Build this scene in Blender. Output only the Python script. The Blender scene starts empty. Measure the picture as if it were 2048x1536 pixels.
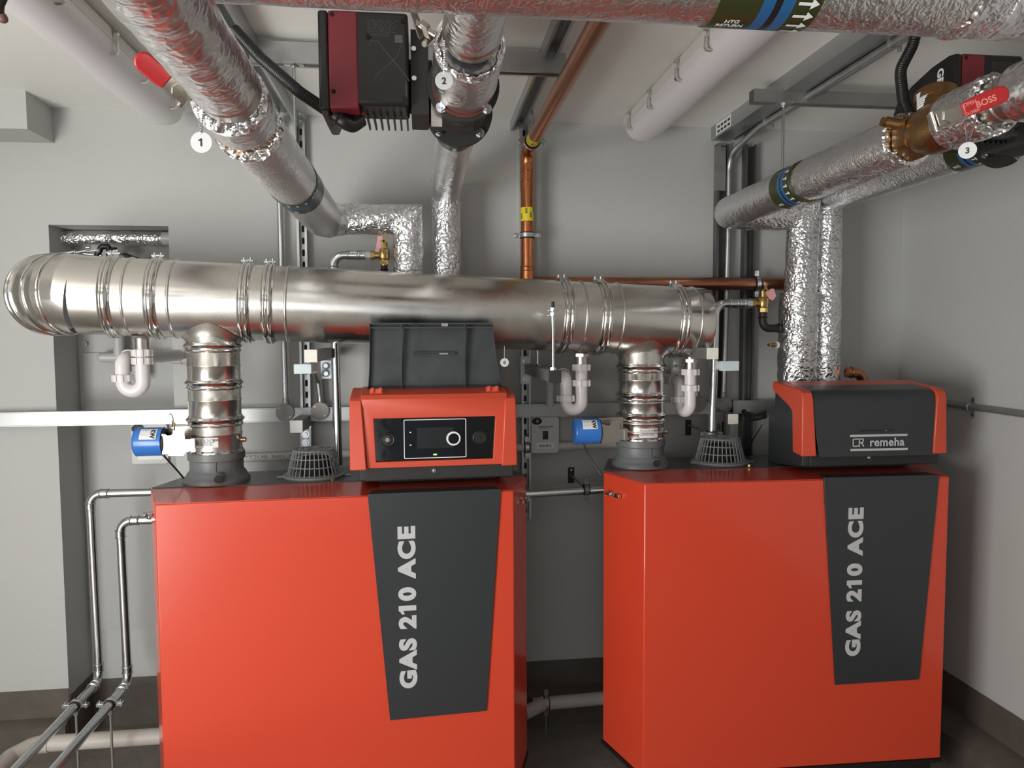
import bpy, bmesh, math, random
from math import sin, cos, pi, radians, hypot, atan2, sqrt
from mathutils import Vector as V, Matrix, noise, Quaternion
random.seed(7)
SC = bpy.context.scene; COL = SC.collection

# ------------------------------------------------------------------ camera
CF, CYAW, CPIT, CROLL, CH = 1483.0, radians(6.9), radians(-3.6), radians(-0.3), 1.75
_f = V((sin(CYAW)*cos(CPIT), cos(CYAW)*cos(CPIT), sin(CPIT)))
_r = V((cos(CYAW), -sin(CYAW), 0)); _u = _r.cross(_f)
_r2 = cos(CROLL)*_r+sin(CROLL)*_u; _u2 = -sin(CROLL)*_r+cos(CROLL)*_u
cd = bpy.data.cameras.new('camera'); cam = bpy.data.objects.new('camera', cd); COL.objects.link(cam)
cam.matrix_world = Matrix(((_r2.x, _u2.x, -_f.x, 0), (_r2.y, _u2.y, -_f.y, 0), (_r2.z, _u2.z, -_f.z, CH), (0, 0, 0, 1)))
cd.sensor_width = 36; cd.lens = CF/2048*36; cd.clip_start = .02
SC.camera = cam

# ------------------------------------------------------------------ view, world, lights
SC.view_settings.view_transform = 'Standard'; SC.view_settings.look = 'None'
SC.view_settings.gamma = 1; SC.view_settings.use_curve_mapping = False
SC.view_settings.exposure = 0.0
w = bpy.data.worlds.new('world'); SC.world = w; w.use_nodes = True
w.node_tree.nodes['Background'].inputs[0].default_value = (.75, .85, 1, 1)
w.node_tree.nodes['Background'].inputs[1].default_value = .3
def area(name, loc, target, sx, sy, power, colr):
    l = bpy.data.lights.new(name, 'AREA'); l.shape = 'RECTANGLE'; l.size = sx; l.size_y = sy; l.energy = power; l.color = colr
    o = bpy.data.objects.new(name, l); COL.objects.link(o); o.location = loc
    o.rotation_euler = (V(target)-V(loc)).to_track_quat('-Z', 'Y').to_euler(); return o
area('doorway_daylight', (-2.46, -0.40, 1.10), (-0.2, 2.0, 2.7), 1.4, 2.0, 150, (1, .985, .95))
area('rear_fill', (-1.0, -2.44, 1.30), (-.3, .6, 3.0), 1.8, 1.9, 20, (1, .99, .98))  # added fill from behind the camera to lift the ambience, no known source

def ray(px, py): return _f+_r2*((px-1024)/CF)-_u2*((py-768)/CF)
def P(px, py, Y):                      # the point of the room seen at a pixel of the photo, at depth Y
    d = ray(px, py); return V((0, 0, CH))+d*(Y/d.y)
def PX(px, py, X):
    d = ray(px, py); return V((0, 0, CH))+d*(X/d.x)
def PZ(px, py, Z):
    d = ray(px, py); return V((0, 0, CH))+d*((Z-CH)/d.z)

# ------------------------------------------------------------------ materials
MATS = {}
def mat(name, base, metal=0., rough=.5, bump=0., bscale=60., var=0., vscale=8., rvar=0., spec=.5, coat=0., alpha=1., stretch=None, emit=0, detail=4., coord='Object', trans=0.):
    if name in MATS: return MATS[name]
    m = bpy.data.materials.new(name); m.use_nodes = True; nt = m.node_tree; N = nt.nodes; b = N['Principled BSDF']; MATS[name] = m
    b.inputs['Base Color'].default_value = (*base, 1); b.inputs['Metallic'].default_value = metal
    b.inputs['Roughness'].default_value = rough; b.inputs['Specular IOR Level'].default_value = spec
    b.inputs['Coat Weight'].default_value = coat; b.inputs['Coat Roughness'].default_value = .08
    b.inputs['Transmission Weight'].default_value = trans
    if emit: b.inputs['Emission Color'].default_value = (*base, 1); b.inputs['Emission Strength'].default_value = emit
    tc = N.new('ShaderNodeTexCoord'); mp = N.new('ShaderNodeMapping'); nt.links.new(tc.outputs[coord], mp.inputs[0])
    if stretch: mp.inputs['Scale'].default_value = stretch
    if bump:
        n = N.new('ShaderNodeTexNoise'); n.inputs['Scale'].default_value = bscale; n.inputs['Detail'].default_value = detail
        bp = N.new('ShaderNodeBump'); bp.inputs['Strength'].default_value = bump; bp.inputs['Distance'].default_value = .01
        nt.links.new(mp.outputs[0], n.inputs['Vector']); nt.links.new(n.outputs[0], bp.inputs['Height']); nt.links.new(bp.outputs[0], b.inputs['Normal'])
    if var or rvar:
        n2 = N.new('ShaderNodeTexNoise'); n2.inputs['Scale'].default_value = vscale; n2.inputs['Detail'].default_value = 6
        nt.links.new(mp.outputs[0], n2.inputs['Vector'])
        if var:
            mx = N.new('ShaderNodeMix'); mx.data_type = 'RGBA'
            mx.inputs[6].default_value = (*[max(0, c*(1-var)) for c in base], 1); mx.inputs[7].default_value = (*[min(1, c*(1+var)) for c in base], 1)
            nt.links.new(n2.outputs[0], mx.inputs[0]); nt.links.new(mx.outputs[2], b.inputs['Base Color'])
        if rvar:
            mr = N.new('ShaderNodeMapRange'); mr.inputs[1].default_value = .3; mr.inputs[2].default_value = .7
            mr.inputs[3].default_value = max(.02, rough-rvar); mr.inputs[4].default_value = rough+rvar
            nt.links.new(n2.outputs[0], mr.inputs[0]); nt.links.new(mr.outputs[0], b.inputs['Roughness'])
    return m
def foil_mat(name, base, rough, strength, scale):
    m = mat(name, base, 1, rough); nt = m.node_tree; N = nt.nodes; b = N['Principled BSDF']
    tc = N.new('ShaderNodeTexCoord')
    v = N.new('ShaderNodeTexVoronoi'); v.feature = 'F1'; v.inputs['Scale'].default_value = scale
    n = N.new('ShaderNodeTexNoise'); n.inputs['Scale'].default_value = scale*.7; n.inputs['Detail'].default_value = 6
    nd = N.new('ShaderNodeTexNoise'); nd.inputs['Scale'].default_value = scale*.5
    va = N.new('ShaderNodeVectorMath'); va.operation = 'MULTIPLY_ADD'; va.inputs[1].default_value = (.05, .05, .05)
    nt.links.new(tc.outputs['Object'], nd.inputs['Vector']); nt.links.new(nd.outputs['Color'], va.inputs[0]); nt.links.new(tc.outputs['Object'], va.inputs[2])
    nt.links.new(va.outputs[0], v.inputs['Vector']); nt.links.new(tc.outputs['Object'], n.inputs['Vector'])
    ad = N.new('ShaderNodeMath'); ad.operation = 'ADD'; nt.links.new(v.outputs[0], ad.inputs[0]); nt.links.new(n.outputs[0], ad.inputs[1])
    bp = N.new('ShaderNodeBump'); bp.inputs['Strength'].default_value = strength; bp.inputs['Distance'].default_value = .006
    nt.links.new(ad.outputs[0], bp.inputs['Height']); nt.links.new(bp.outputs[0], b.inputs['Normal'])
    return m
WALL = mat('wall_paint', (.47, .475, .46), rough=.6, bump=.12, bscale=55, var=.03, vscale=2)
PANEL = mat('board_paint', (.44, .445, .43), rough=.6, bump=.1, bscale=40)
BAND = mat('skirting_paint', (.105, .088, .075), rough=.38, bump=.5, bscale=14, var=.25, vscale=9)
CEIL = mat('ceiling_paint', (.84, .83, .79), rough=.7, bump=.06, bscale=50)
FLOOR = mat('concrete', (.21, .185, .16), rough=.75, bump=.4, bscale=20, var=.4, vscale=6)
PLINTH = mat('plinth_concrete', (.36, .34, .31), rough=.8, bump=.3, bscale=25, var=.2)
RED = mat('red_enamel', (.60, .056, .024), rough=.27, bump=.012, bscale=300, coat=.4)
REDP = mat('red_plastic', (.58, .070, .032), rough=.38)
DARK = mat('anthracite_panel', (.029, .032, .035), rough=.36, bump=.01, bscale=400)
DKTOP = mat('anthracite_top', (.05, .053, .057), rough=.3, var=.1)
LIDM = mat('dusty_dark_plastic', (.045, .051, .055), rough=.42, var=.55, vscale=16)
BLACK = mat('black_plastic', (.012, .012, .012), rough=.4)
BLKM = mat('matt_black', (.02, .02, .02), rough=.65, bump=.1, bscale=200)
GLOSS = mat('glossy_black', (.006, .006, .007), rough=.08, rvar=.06, vscale=30)
COLLAR = mat('grey_moulding', (.135, .145, .15), rough=.45, bump=.02, bscale=100)
BASK = mat('grey_plastic', (.20, .215, .22), rough=.4)
STEEL = mat('stainless', (.72, .70, .66), 1, .27, bump=.006, bscale=30, rvar=.09, vscale=5, var=.05)
STEEL2 = mat('stainless_ring', (.74, .73, .70), 1, .14)
CHROME = mat('zinc_pipe', (.62, .64, .65), 1, .24, rvar=.05, vscale=12)
ZINC = mat('galvanised', (.50, .51, .51), .92, .36, bump=.03, bscale=90, var=.18, vscale=14, rvar=.08)
ZINCD = mat('galvanised_dull', (.33, .33, .32), .75, .52, var=.2, vscale=20)
ZINCSHADE = mat('galvanised_shaded', (.17, .17, .17), .8, .42, var=.2, vscale=14)  # paired struts: shade of the deep channel interior put into the colour
TRUNK = mat('galvanised_trunking', (.48, .49, .49), .85, .40, var=.1, vscale=9, stretch=(.4, 3, 3))
COPPER = mat('copper', (.62, .23, .10), 1, .22, var=.25, vscale=18, rvar=.1)
COPPERD = mat('copper_dull', (.46, .20, .12), 1, .33, var=.3, vscale=14)
BRASS = mat('brass', (.48, .33, .13), 1, .32, var=.15, vscale=30)
BRONZE = mat('bronze_casting', (.34, .20, .085), 1, .36, bump=.12, bscale=160)
NICKEL = mat('nickel', (.54, .50, .45), 1, .32)
IRON = mat('black_iron', (.045, .04, .038), .7, .5, bump=.1)
FOIL = foil_mat('foil_wrap', (.82, .82, .83), .28, .32, 55)
FOILC = foil_mat('foil_crumpled', (.80, .80, .81), .27, .7, 62)
FOILS = foil_mat('foil_smooth', (.82, .82, .83), .29, .34, 85)
WHITE = mat('white_plastic', (.70, .67, .67), rough=.32)
WHITE2 = mat('white_pipe', (.62, .60, .59), rough=.35)
GREYP = mat('painted_grey_pipe', (.50, .50, .49), rough=.35)
DIRTY = mat('dirty_white_pipe', (.50, .46, .42), rough=.5, var=.15)
LAMP = mat('lamp_diffuser', (.80, .77, .79), rough=.28, spec=.5)
TRAY = mat('lamp_tray', (.74, .73, .70), rough=.45)
BLUE = mat('blue_enamel', (.035, .17, .55), rough=.25)
PLATE = mat('grey_plate', (.66, .66, .64), rough=.5)
CREAM = mat('cream_cap', (.78, .75, .68), rough=.5, var=.12, vscale=60)
PALEB = mat('pale_blue_cap', (.58, .69, .71), rough=.35)
TAG = mat('white_tag', (.60, .60, .60), rough=.5)
INK = mat('ink', (.02, .02, .02), rough=.6)
SILVERINK = mat('silver_lettering', (.50, .50, .51), rough=.45)
LEVER = mat('red_lever', (.42, .022, .024), rough=.3)
PUMPRED = mat('pump_red', (.20, .018, .028), rough=.45, bump=.02, bscale=300)
OLIVE = mat('tape_olive', (.035, .040, .012), rough=.3)
TBLUE = mat('tape_blue', (.02, .11, .27), rough=.3)
TBLK = mat('tape_black', (.012, .012, .014), rough=.3)
TWHT = mat('tape_white', (.8, .8, .8), rough=.4)
YELLOW = mat('yellow_tape', (.75, .62, .03), rough=.4)
PINK = mat('pink_paper', (.70, .36, .36), rough=.7)
PRINT = mat('grey_print', (.12, .12, .12), rough=.7)
PRINTR = mat('red_print', (.75, .25, .22), rough=.5)
RUBBER = mat('rubber', (.015, .015, .015), rough=.7)
GASKET = mat('gasket', (.12, .03, .02), rough=.6)
GREENL = mat('status_light', (.35, 1, .1), emit=1.6)
FING = mat('brown_tip', (.16, .075, .065), rough=.5)
BLUEW = mat('blue_washer', (.35, .48, .62), rough=.4)
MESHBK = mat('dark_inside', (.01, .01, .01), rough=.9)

# ------------------------------------------------------------------ mesh helpers
def frame(w_, hint=None):
    w_ = V(w_).normalized(); h = V(hint) if hint else (V((0, 0, 1)) if abs(w_.z) < .9 else V((0, 1, 0)))
    u = h-w_*h.dot(w_); u.normalize(); return u, w_.cross(u), w_
class M:
    def __init__(s, *mats): s.v = []; s.f = []; s.mi = []; s.c = 0; s.mats = list(mats)
    def use(s, m):
        if m not in s.mats: s.mats.append(m)
        s.c = s.mats.index(m); return s
    def add(s, vs, fs):
        o = len(s.v); s.v += [V(p) for p in vs]; s.f += [tuple(i+o for i in f) for f in fs]; s.mi += [s.c]*len(fs); return s
    def box(s, x0, x1, y0, y1, z0, z1):
        vs = [(x, y, z) for x in (x0, x1) for y in (y0, y1) for z in (z0, z1)]
        return s.add(vs, [(0, 1, 3, 2), (4, 6, 7, 5), (0, 4, 5, 1), (2, 3, 7, 6), (0, 2, 6, 4), (1, 5, 7, 3)])
    def obox(s, c, u, v, w_, a, b, d):
        c = V(c); vs = [c+u*x*a/2+v*y*b/2+w_*z*d/2 for x in (-1, 1) for y in (-1, 1) for z in (-1, 1)]
        return s.add(vs, [(0, 1, 3, 2), (4, 6, 7, 5), (0, 4, 5, 1), (2, 3, 7, 6), (0, 2, 6, 4), (1, 5, 7, 3)])
    def prism(s, poly, o, u, v, w_, h):
        o, u, v, w_ = V(o), V(u), V(v), V(w_); n = len(poly)
        vs = [o+u*a+v*b for a, b in poly]+[o+u*a+v*b+w_*h for a, b in poly]
        return s.add(vs, [tuple(range(n))[::-1], tuple(range(n, 2*n))]+[(i, (i+1) % n, n+(i+1) % n, n+i) for i in range(n)])
    def loft(s, rings, cap=True, closed=True):
        n = len(rings[0]); vs = [p for r in rings for p in r]; fs = []
        for k in range(len(rings)-1):
            for i in range(n if closed else n-1):
                j = (i+1) % n; fs.append((k*n+i, k*n+j, (k+1)*n+j, (k+1)*n+i))
        if cap: fs += [tuple(range(n))[::-1], tuple(range((len(rings)-1)*n, len(rings)*n))]
        return s.add(vs, fs)
    def cyl(s, a, b, r, r2=None, n=24, cap=True):
        a, b = V(a), V(b); u, v, w_ = frame(b-a); r2 = r if r2 is None else r2
        R = [[a+(u*cos(t)+v*sin(t))*r for t in [2*pi*i/n for i in range(n)]], [b+(u*cos(t)+v*sin(t))*r2 for t in [2*pi*i/n for i in range(n)]]]
        return s.loft(R, cap)
    def lathe(s, prof, o, w_, n=40, cap=True, hint=None):
        o = V(o); u, v, w_ = frame(w_, hint)
        return s.loft([[o+w_*h+(u*cos(2*pi*i/n)+v*sin(2*pi*i/n))*r for i in range(n)] for r, h in prof], cap)
    def tube(s, pts, r, n=16, cap=True, disp=0, seed=0):
        pts = [V(p) for p in pts]; k = len(pts); R = []
        d = [(pts[i+1]-pts[i]).normalized() for i in range(k-1)]
        u, v, _ = frame(d[0])
        for i in range(k):
            di = d[max(i-1, 0)]; do = d[min(i, k-2)]; nn = (di+do).normalized(); rr = r[i] if isinstance(r, (list, tuple)) else r
            ring = []
            for t in range(n):
                a = 2*pi*t/n; e = u*cos(a)+v*sin(a); q = rr
                if disp: q = rr+disp*noise.noise((pts[i]+e*rr)*22+V((seed, 0, 0)))+disp*.5*noise.noise((pts[i]+e*rr)*60+V((seed, 0, 0)))
                off = e*q; off -= di*(off.dot(nn)/di.dot(nn)); ring.append(pts[i]+off)
            R.append(ring)
            if i < k-1 and i > 0:
                qd = di.rotation_difference(do); u = qd @ u; v = qd @ v
        return s.loft(R, cap)
    def torus(s, c, w_, R_, r, n=40, m=8):
        c = V(c); u, v, w_ = frame(w_); rings = []
        vs = [c+(u*cos(2*pi*i/n)+v*sin(2*pi*i/n))*(R_+r*cos(2*pi*j/m))+w_*r*sin(2*pi*j/m) for i in range(n) for j in range(m)]
        fs = [(i*m+j, ((i+1) % n)*m+j, ((i+1) % n)*m+(j+1) % m, i*m+(j+1) % m) for i in range(n) for j in range(m)]
        return s.add(vs, fs)
    def ball(s, c, r, n=10, m=7):
        c = V(c); return s.lathe([(max(r*sin(pi*j/m), 1e-5), -r*cos(pi*j/m)) for j in range(m+1)], c, (0, 0, 1), n)
    def hexn(s, c, w_, r, h, rot=0):
        c = V(c); u, v, w_ = frame(w_); return s.prism([(r*cos(pi/3*i+rot), r*sin(pi/3*i+rot)) for i in range(6)], c, u, v, w_, h)
OFF = {}
def link(o, parent, kw):
    COL.objects.link(o)
    if parent: o.parent = parent
    for k, x in kw.items(): o[k] = x
def build(name, m, parent=None, bevel=0, sharp=38, **kw):
    off = OFF.get(parent.name, V((0, 0, 0))) if parent else None
    vs = m.v; bb = None
    if parent is None:
        off = V(((min(p.x for p in vs)+max(p.x for p in vs))/2, (min(p.y for p in vs)+max(p.y for p in vs))/2, min(p.z for p in vs)))
    me = bpy.data.meshes.new(name); me.from_pydata([p-off for p in vs], [], m.f)
    for x in (m.mats or [WALL]): me.materials.append(x)
    me.polygons.foreach_set('material_index', m.mi)
    bm = bmesh.new(); bm.from_mesh(me); bmesh.ops.recalc_face_normals(bm, faces=bm.faces)
    for f in bm.faces: f.smooth = True
    th = radians(sharp)
    for e in bm.edges:
        e.smooth = len(e.link_faces) == 2 and e.calc_face_angle(0) < th
    bm.to_mesh(me); bm.free()
    o = bpy.data.objects.new(name, me); link(o, parent, kw)
    if parent is None: o.location = off; OFF[o.name] = off
    else: OFF[o.name] = off
    if bevel:
        b = o.modifiers.new('bevel', 'BEVEL'); b.width = bevel; b.segments = 2; b.limit_method = 'ANGLE'; b.angle_limit = radians(40); b.harden_normals = False
    return o
def thing(name, label, cat, loc, group=None, rz=0, local=False):
    o = bpy.data.objects.new(name, None); o.location = loc; o.rotation_euler = (0, 0, rz); o.empty_display_size = .05
    kw = dict(label=label, category=cat)
    if group: kw['group'] = group
    link(o, None, kw); OFF[o.name] = V((0, 0, 0)) if local else V(loc); return o
def struct(name, m, **k): return build(name, m, kind='structure', **k)
TXT = {}
def text_geo(s, size=1, offset=0, align='LEFT', sx=1, spacing=1):
    cu = bpy.data.curves.new('t', 'FONT'); cu.body = s; cu.size = size; cu.offset = offset; cu.align_x = align; cu.space_character = spacing; cu.resolution_u = 6
    ob = bpy.data.objects.new('t', cu); COL.objects.link(ob); dg = bpy.context.evaluated_depsgraph_get()
    me = bpy.data.meshes.new_from_object(ob.evaluated_get(dg)); v = [(p.co.x*sx, p.co.y) for p in me.vertices]; f = [tuple(p.vertices) for p in me.polygons]
    bpy.data.objects.remove(ob); bpy.data.meshes.remove(me); bpy.data.curves.remove(cu); return v, f
def put_text(m, s, o, u, v, size, offset=0, align='CENTER', sx=1, spacing=1):
    vs, fs = text_geo(s, size, offset, align, sx, spacing); o, u, v = V(o), V(u).normalized(), V(v).normalized()
    m.add([o+u*a+v*b for a, b in vs], fs); return m
def fillet(pts, R, n=7):
    pts = [V(p) for p in pts]; out = [pts[0]]
    for i in range(1, len(pts)-1):
        a, b, c = pts[i-1], pts[i], pts[i+1]; rr = R[i-1] if isinstance(R, (list, tuple)) else R
        d1 = (a-b).normalized(); d2 = (c-b).normalized(); ang = d1.angle(d2)
        if rr <= 0 or ang > 3.1: out.append(b); continue
        t = min(rr/math.tan(ang/2), (a-b).length*.49, (c-b).length*.49); rr = t*math.tan(ang/2)
        cen = b+(d1+d2).normalized()*(rr/sin(ang/2)); p, q = b+d1*t-cen, b+d2*t-cen; tot = p.angle(q); ax = p.cross(q).normalized()
        for k in range(n+1): out.append(cen+Quaternion(ax, tot*k/n) @ p)
    return out+[pts[-1]]
def resample(pts, step, keep=0):
    out = [pts[0]]
    for a, b in zip(pts, pts[1:]):
        L = (b-a).length; k = max(1, int(L/step))
        for i in range(1, k+1):
            q = a.lerp(b, i/k)
            if i < k and keep and (min((q-a).length if a is not pts[0] else 9, (b-q).length if b is not pts[-1] else 9) < keep): continue
            out.append(q)
    return out
X_, Y_, Z_ = V((1, 0, 0)), V((0, 1, 0)), V((0, 0, 1))

# ------------------------------------------------------------------ room
WY, CZ, RX = 3.24, 2.68, 2.225
NX0, NX1, NY, NZ = -1.495, -1.032, 3.46, 2.215
m = M(WALL); m.box(-2.5, NX0, WY, WY+.35, 0, CZ); m.box(NX1, RX+.2, WY, WY+.35, 0, CZ); m.box(NX0, NX1, WY, WY+.35, NZ, CZ); m.box(NX0, NX1, NY, WY+.35, 0, NZ)
struct('wall_back', m)
m = M(WALL); m.box(RX, RX+.2, -2.5, WY, 0, CZ); struct('wall_right', m)
m = M(WALL); m.box(-2.7, -2.5, -2.5, -1.15, 0, CZ); m.box(-2.7, -2.5, .35, WY, 0, CZ); m.box(-2.7, -2.5, -1.15, .35, 2.3, CZ); struct('wall_left', m)
m = M(WALL); m.box(-2.7, RX+.2, -2.7, -2.5, 0, .3); m.box(-2.7, RX+.2, -2.7, -2.5, 2.4, CZ); m.box(-2.7, -1.95, -2.7, -2.5, .3, 2.4); m.box(.75, RX+.2, -2.7, -2.5, .3, 2.4); struct('wall_front', m)
m = M(CEIL); m.box(-2.7, RX+.2, -2.7, WY+.35, CZ, CZ+.1); struct('ceiling', m)
m = M(FLOOR); m.box(-2.7, RX+.2, -2.7, WY+.35, -.1, 0); struct('floor', m)
m = M(WALL); m.box(-2.5, -1.46, 3.035, WY, 2.54, CZ); struct('trim_1', m, label='boxed-in grey beam under the ceiling')
# painted skirting band with low kerb
m = M(BAND)
for a, b in ((-2.5, NX0), (NX1, RX)):
    m.box(a, b, WY-.004, WY, 0, .285); m.prism([(0, 0), (.045, 0), (.045, .14), (.004, .165), (0, .165)], (a, WY, 0), (0, -1, 0), Z_, X_, b-a)
struct('baseboard_back', m)
m = M(BAND); m.box(NX0, NX1, NY-.005, NY, 0, .22); m.box(NX0, NX0+.004, WY, NY, 0, .25); struct('baseboard_niche', m)
m = M(BAND); m.box(RX-.004, RX, -2.5, WY-.046, 0, .305); m.prism([(0, 0), (.10, 0), (.10, .11), (.06, .14), (.004, .165), (0, .165)], (RX, -2.5, 0), (-1, 0, 0), Z_, Y_, WY-.046+2.5)
struct('baseboard_right', m)
# boards and pipes in the niche
m = M(PANEL); a = P(165, 706, NY); m.box(NX0+.02, NX1, NY-.012, NY, .45, a.z+.0); m.box(NX0+.05, NX1, NY-.006, NY, a.z+.006, 2.1)
m.use(BLKM)
struct('trim_2', m, label='painted backing board at the back of the niche')
for q in ((171, 688), ):
    p = P(*q, NY-.012); m = M(ZINC); m.cyl(p, p-Y_*.006, .008); m.use(INK); m.cyl(p-Y_*.006, p-Y_*.0065, .003)
    build('screw', m, label='screw with washer in the back of the niche, above the waste pipe', category='screw')
m = M(PLINTH); m.box(-1.07, .30, 2.25, 2.86, 0, .10); struct('trim_3', m, bevel=.008, label='concrete plinth under the left boiler')

# ------------------------------------------------------------------ boilers
def rrect(x0, x1, z0, z1, r, n=4):
    out = []
    for cx, cz, a in ((x1-r, z1-r, 0), (x0+r, z1-r, pi/2), (x0+r, z0+r, pi), (x1-r, z0+r, 3*pi/2)):
        out += [(cx+r*cos(a+pi/2*k/n), cz+r*sin(a+pi/2*k/n)) for k in range(n+1)]
    return out
def boiler(label, loc, rz, dx, lid_open):
    t = thing('boiler', label, 'boiler', loc, rz=rz, local=True)
    ZT = 1.235
    m = M(RED); m.prism([(-.568, 0), (.568, 0), (.658, .258), (-.658, .258)], (0, 0, .172), X_, Y_, Z_, ZT-.172-.0015)
    # folded top edge and the seam under it
    c = build('casing', m, t, bevel=.004)
    m = M(RED); m.prism([(-.566, .004), (.566, .004), (.652, .256), (-.652, .256)], (0, 0, ZT-.0012), X_, Y_, Z_, .0022); build('top_flange', m, c, bevel=.0008)
    m = M(BLACK); m.box(-.40, .40, .07, .50, .02, .172); m.prism([(-.572, -.004), (.572, -.004), (.664, .262), (-.664, .262)], (0, 0, .158), X_, Y_, Z_, .013)
    m.box(-.55, .55, .03, .26, .05, .158)
    for x in (-.48, .48):
        for y in (.09, .46): m.cyl((x, y, 0 if not lid_open else -.0), (x, y, .08), .03)
    build('base_frame', m, t)
    m = M(DKTOP); m.prism([(-.648, .259), (.648, .259), (.57, .52), (-.57, .52)], (0, 0, .172), X_, Y_, Z_, ZT-.18); build('rear_cabinet', m, t, bevel=.003)
    m = M(DKTOP); m.prism([(-.658, .258), (.658, .258), (.578, .525), (-.578, .525)], (0, 0, ZT-.005), X_, Y_, Z_, .009); build('top_plate', m, t, bevel=.002)
    # tapered dark badge panel, top edge folded back
    m = M(DARK)
    fr = [(.085, 1.243), (.524, 1.243), (.470, .482), (.146, .478)]
    pts = [V((x, -.007, z)) for x, z in fr]; bk = [V((x, .003, z)) for x, z in fr]
    m.add(pts+bk, [(0, 1, 2, 3), (4, 7, 6, 5), (0, 3, 7, 4), (1, 5, 6, 2), (3, 2, 6, 7)])
    tt = [V((.085, -.007, 1.243)), V((.524, -.007, 1.243)), V((.512, .055, 1.243)), V((.100, .055, 1.243))]
    m.add(tt+[p-Z_*.005 for p in tt], [(0, 3, 2, 1), (4, 5, 6, 7), (2, 3, 7, 6), (1, 2, 6, 5), (0, 4, 7, 3)])
    bp = build('badge_panel', m, t, bevel=.0012)
    m = M(SILVERINK); vs, fs = text_geo('GAS 210 ACE', 1, .056, 'LEFT', 1, 1.15)
    L = max(p[0] for p in vs); Hh = max(p[1] for p in vs); sx = .548/L; sz = .0545/Hh
    m.add([V((.228-b*sz*0-(.0545-b*sz)+.0, -.0078, .584+a*sx)) if False else V((.2335-b*sz, -.0078, .584+a*sx)) for a, b in vs], fs)
    xa_ = max(p[0] for p in text_geo('GAS 2', 1, .056, 'LEFT', 1, 1.15)[0]); xb_ = max(p[0] for p in text_geo('GAS 21', 1, .056, 'LEFT', 1, 1.15)[0]); q0 = min(p[0] for p in vs if xa_+.02 < p[0] <= xb_+.001)
    m.add([V((.2335-b*sz, -.0078, .584+a*sx)) for a, b in ((q0+.005, Hh*.985), (q0+.005, Hh*.70), (q0-.14, Hh*.62), (q0-.14, Hh*.80), (q0-.04, Hh*.88))], [(0, 1, 2, 3, 4)])
    # letters read upwards: cap tops point left
    build('lettering', m, bp)
    m = M(STEEL2); m.box(.625, .655, .13, .15, 1.155, 1.17); m.cyl((.625, .165, 1.163), (.665, .175, 1.163), .008)
    # quarter turn latches on both chamfers
    for s in (-1, 1):
        m = M(STEEL2); n_ = V((s*.944, -.329, 0)); e = V((s*.329, .944, 0)); b0 = V((s*.622, .155, 1.163))
        m.obox(b0+n_*.009, e, n_, Z_, .040, .010, .013); m.use(BLACK); m.obox(b0+n_*.012-e*.004, e, n_, Z_, .010, .012, .0135); m.use(STEEL2)
        m.cyl(b0+e*.035, b0+e*.035+n_*.018, .009); m.cyl(b0+e*.035+n_*.018+e*.025, b0+e*.035+n_*.018-e*.01, .007)
        build('latch', m, t, bevel=.001)
    # flue collar
    cx, cy = -.459+dx, .355
    m = M(COLLAR); m.lathe([(.07, 0), (.113, 0), (.1135, .011), (.108, .019), (.104, .022), (.1015, .031), (.094, .041), (.0915, .045), (.0915, .078), (.094, .080), (.0975, .082), (.0975, .106), (.094, .108), (.07, .108)], (cx, cy, ZT+.004), Z_, 64)
    m.box(cx+.015, cx+.017, cy-.0945, cy-.08, ZT+.05, ZT+.085)
    cl = build('flue_collar', m, t)
    m = M(COLLAR); m.cyl((cx+.03, cy-.080, ZT+.036), (cx+.03, cy-.118, ZT+.031), .016, n=20); m.use(BLKM); m.cyl((cx+.03, cy-.118, ZT+.031), (cx+.03, cy-.125, ZT+.030), .0135, n=20); build('test_plug', m, cl)
    # air inlet basket
    vx, vy = -.120+dx, .385; bh = .092
    m = M(BASK); m.lathe([(.06, 0), (.113, 0), (.115, .004), (.113, .009), (.101, .011), (.096, .008), (.06, .008)], (vx, vy, ZT+.004), Z_, 48)
    R0, R1 = .098, .075; z0 = ZT+.012
    for k in range(34):
        a = 2*pi*k/34; e = V((cos(a), sin(a), 0)); q = V((-sin(a), cos(a), 0)); A = V((vx, vy, z0))+e*R0; B = V((vx, vy, z0+bh))+e*R1; d = (B-A).normalized()
        m.obox((A+B)/2, q, d.cross(q), d, .0034, .004, (B-A).length)
    for h, r in ((0.002, .0), (.033, .0), (.063, .0), (.091, .0)):
        rr = R0+(R1-R0)*h/bh; m.torus((vx, vy, z0+h), Z_, rr, .0024, 48, 6)
    for rr in (.022, .048, .068): m.torus((vx, vy, z0+bh), Z_, rr, .002, 40, 6)
    for k in range(17):
        a = 2*pi*k/17; e = V((cos(a), sin(a), 0)); q = V((-sin(a), cos(a), 0)); m.obox(V((vx, vy, z0+bh))+e*.045, e, q, Z_, .055, .0028, .003)
    for s in (-1, 1): m.obox(V((vx+s*.121, vy-.02, ZT+.008)), X_, Y_, Z_, .02, .018, .005)
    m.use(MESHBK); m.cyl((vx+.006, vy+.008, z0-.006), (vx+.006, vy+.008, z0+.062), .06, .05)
    build('air_inlet_basket', m, t)
    m = M(BRASS); m.hexn((vx+.075, .262+.01, ZT+.004), Z_, .008, .008); build('screw', m, t)
    # control unit mount
    m = M(BLKM); m.box(.078, .582, .082, .30, 1.267, 1.315); m.box(.12, .54, .20, .38, ZT+.004, 1.275)
    mt = build('control_mount', m, t, bevel=.004)
    m = M(ZINC); m.cyl((.306, .086, 1.298), (.306, .079, 1.298), .0065); m.ball((.306, .080, 1.298), .005); build('screw', m, mt)
    if lid_open:
        m = M(ZINC); m.box(.585, .60, .40, .48, ZT+.004, 1.31)
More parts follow.
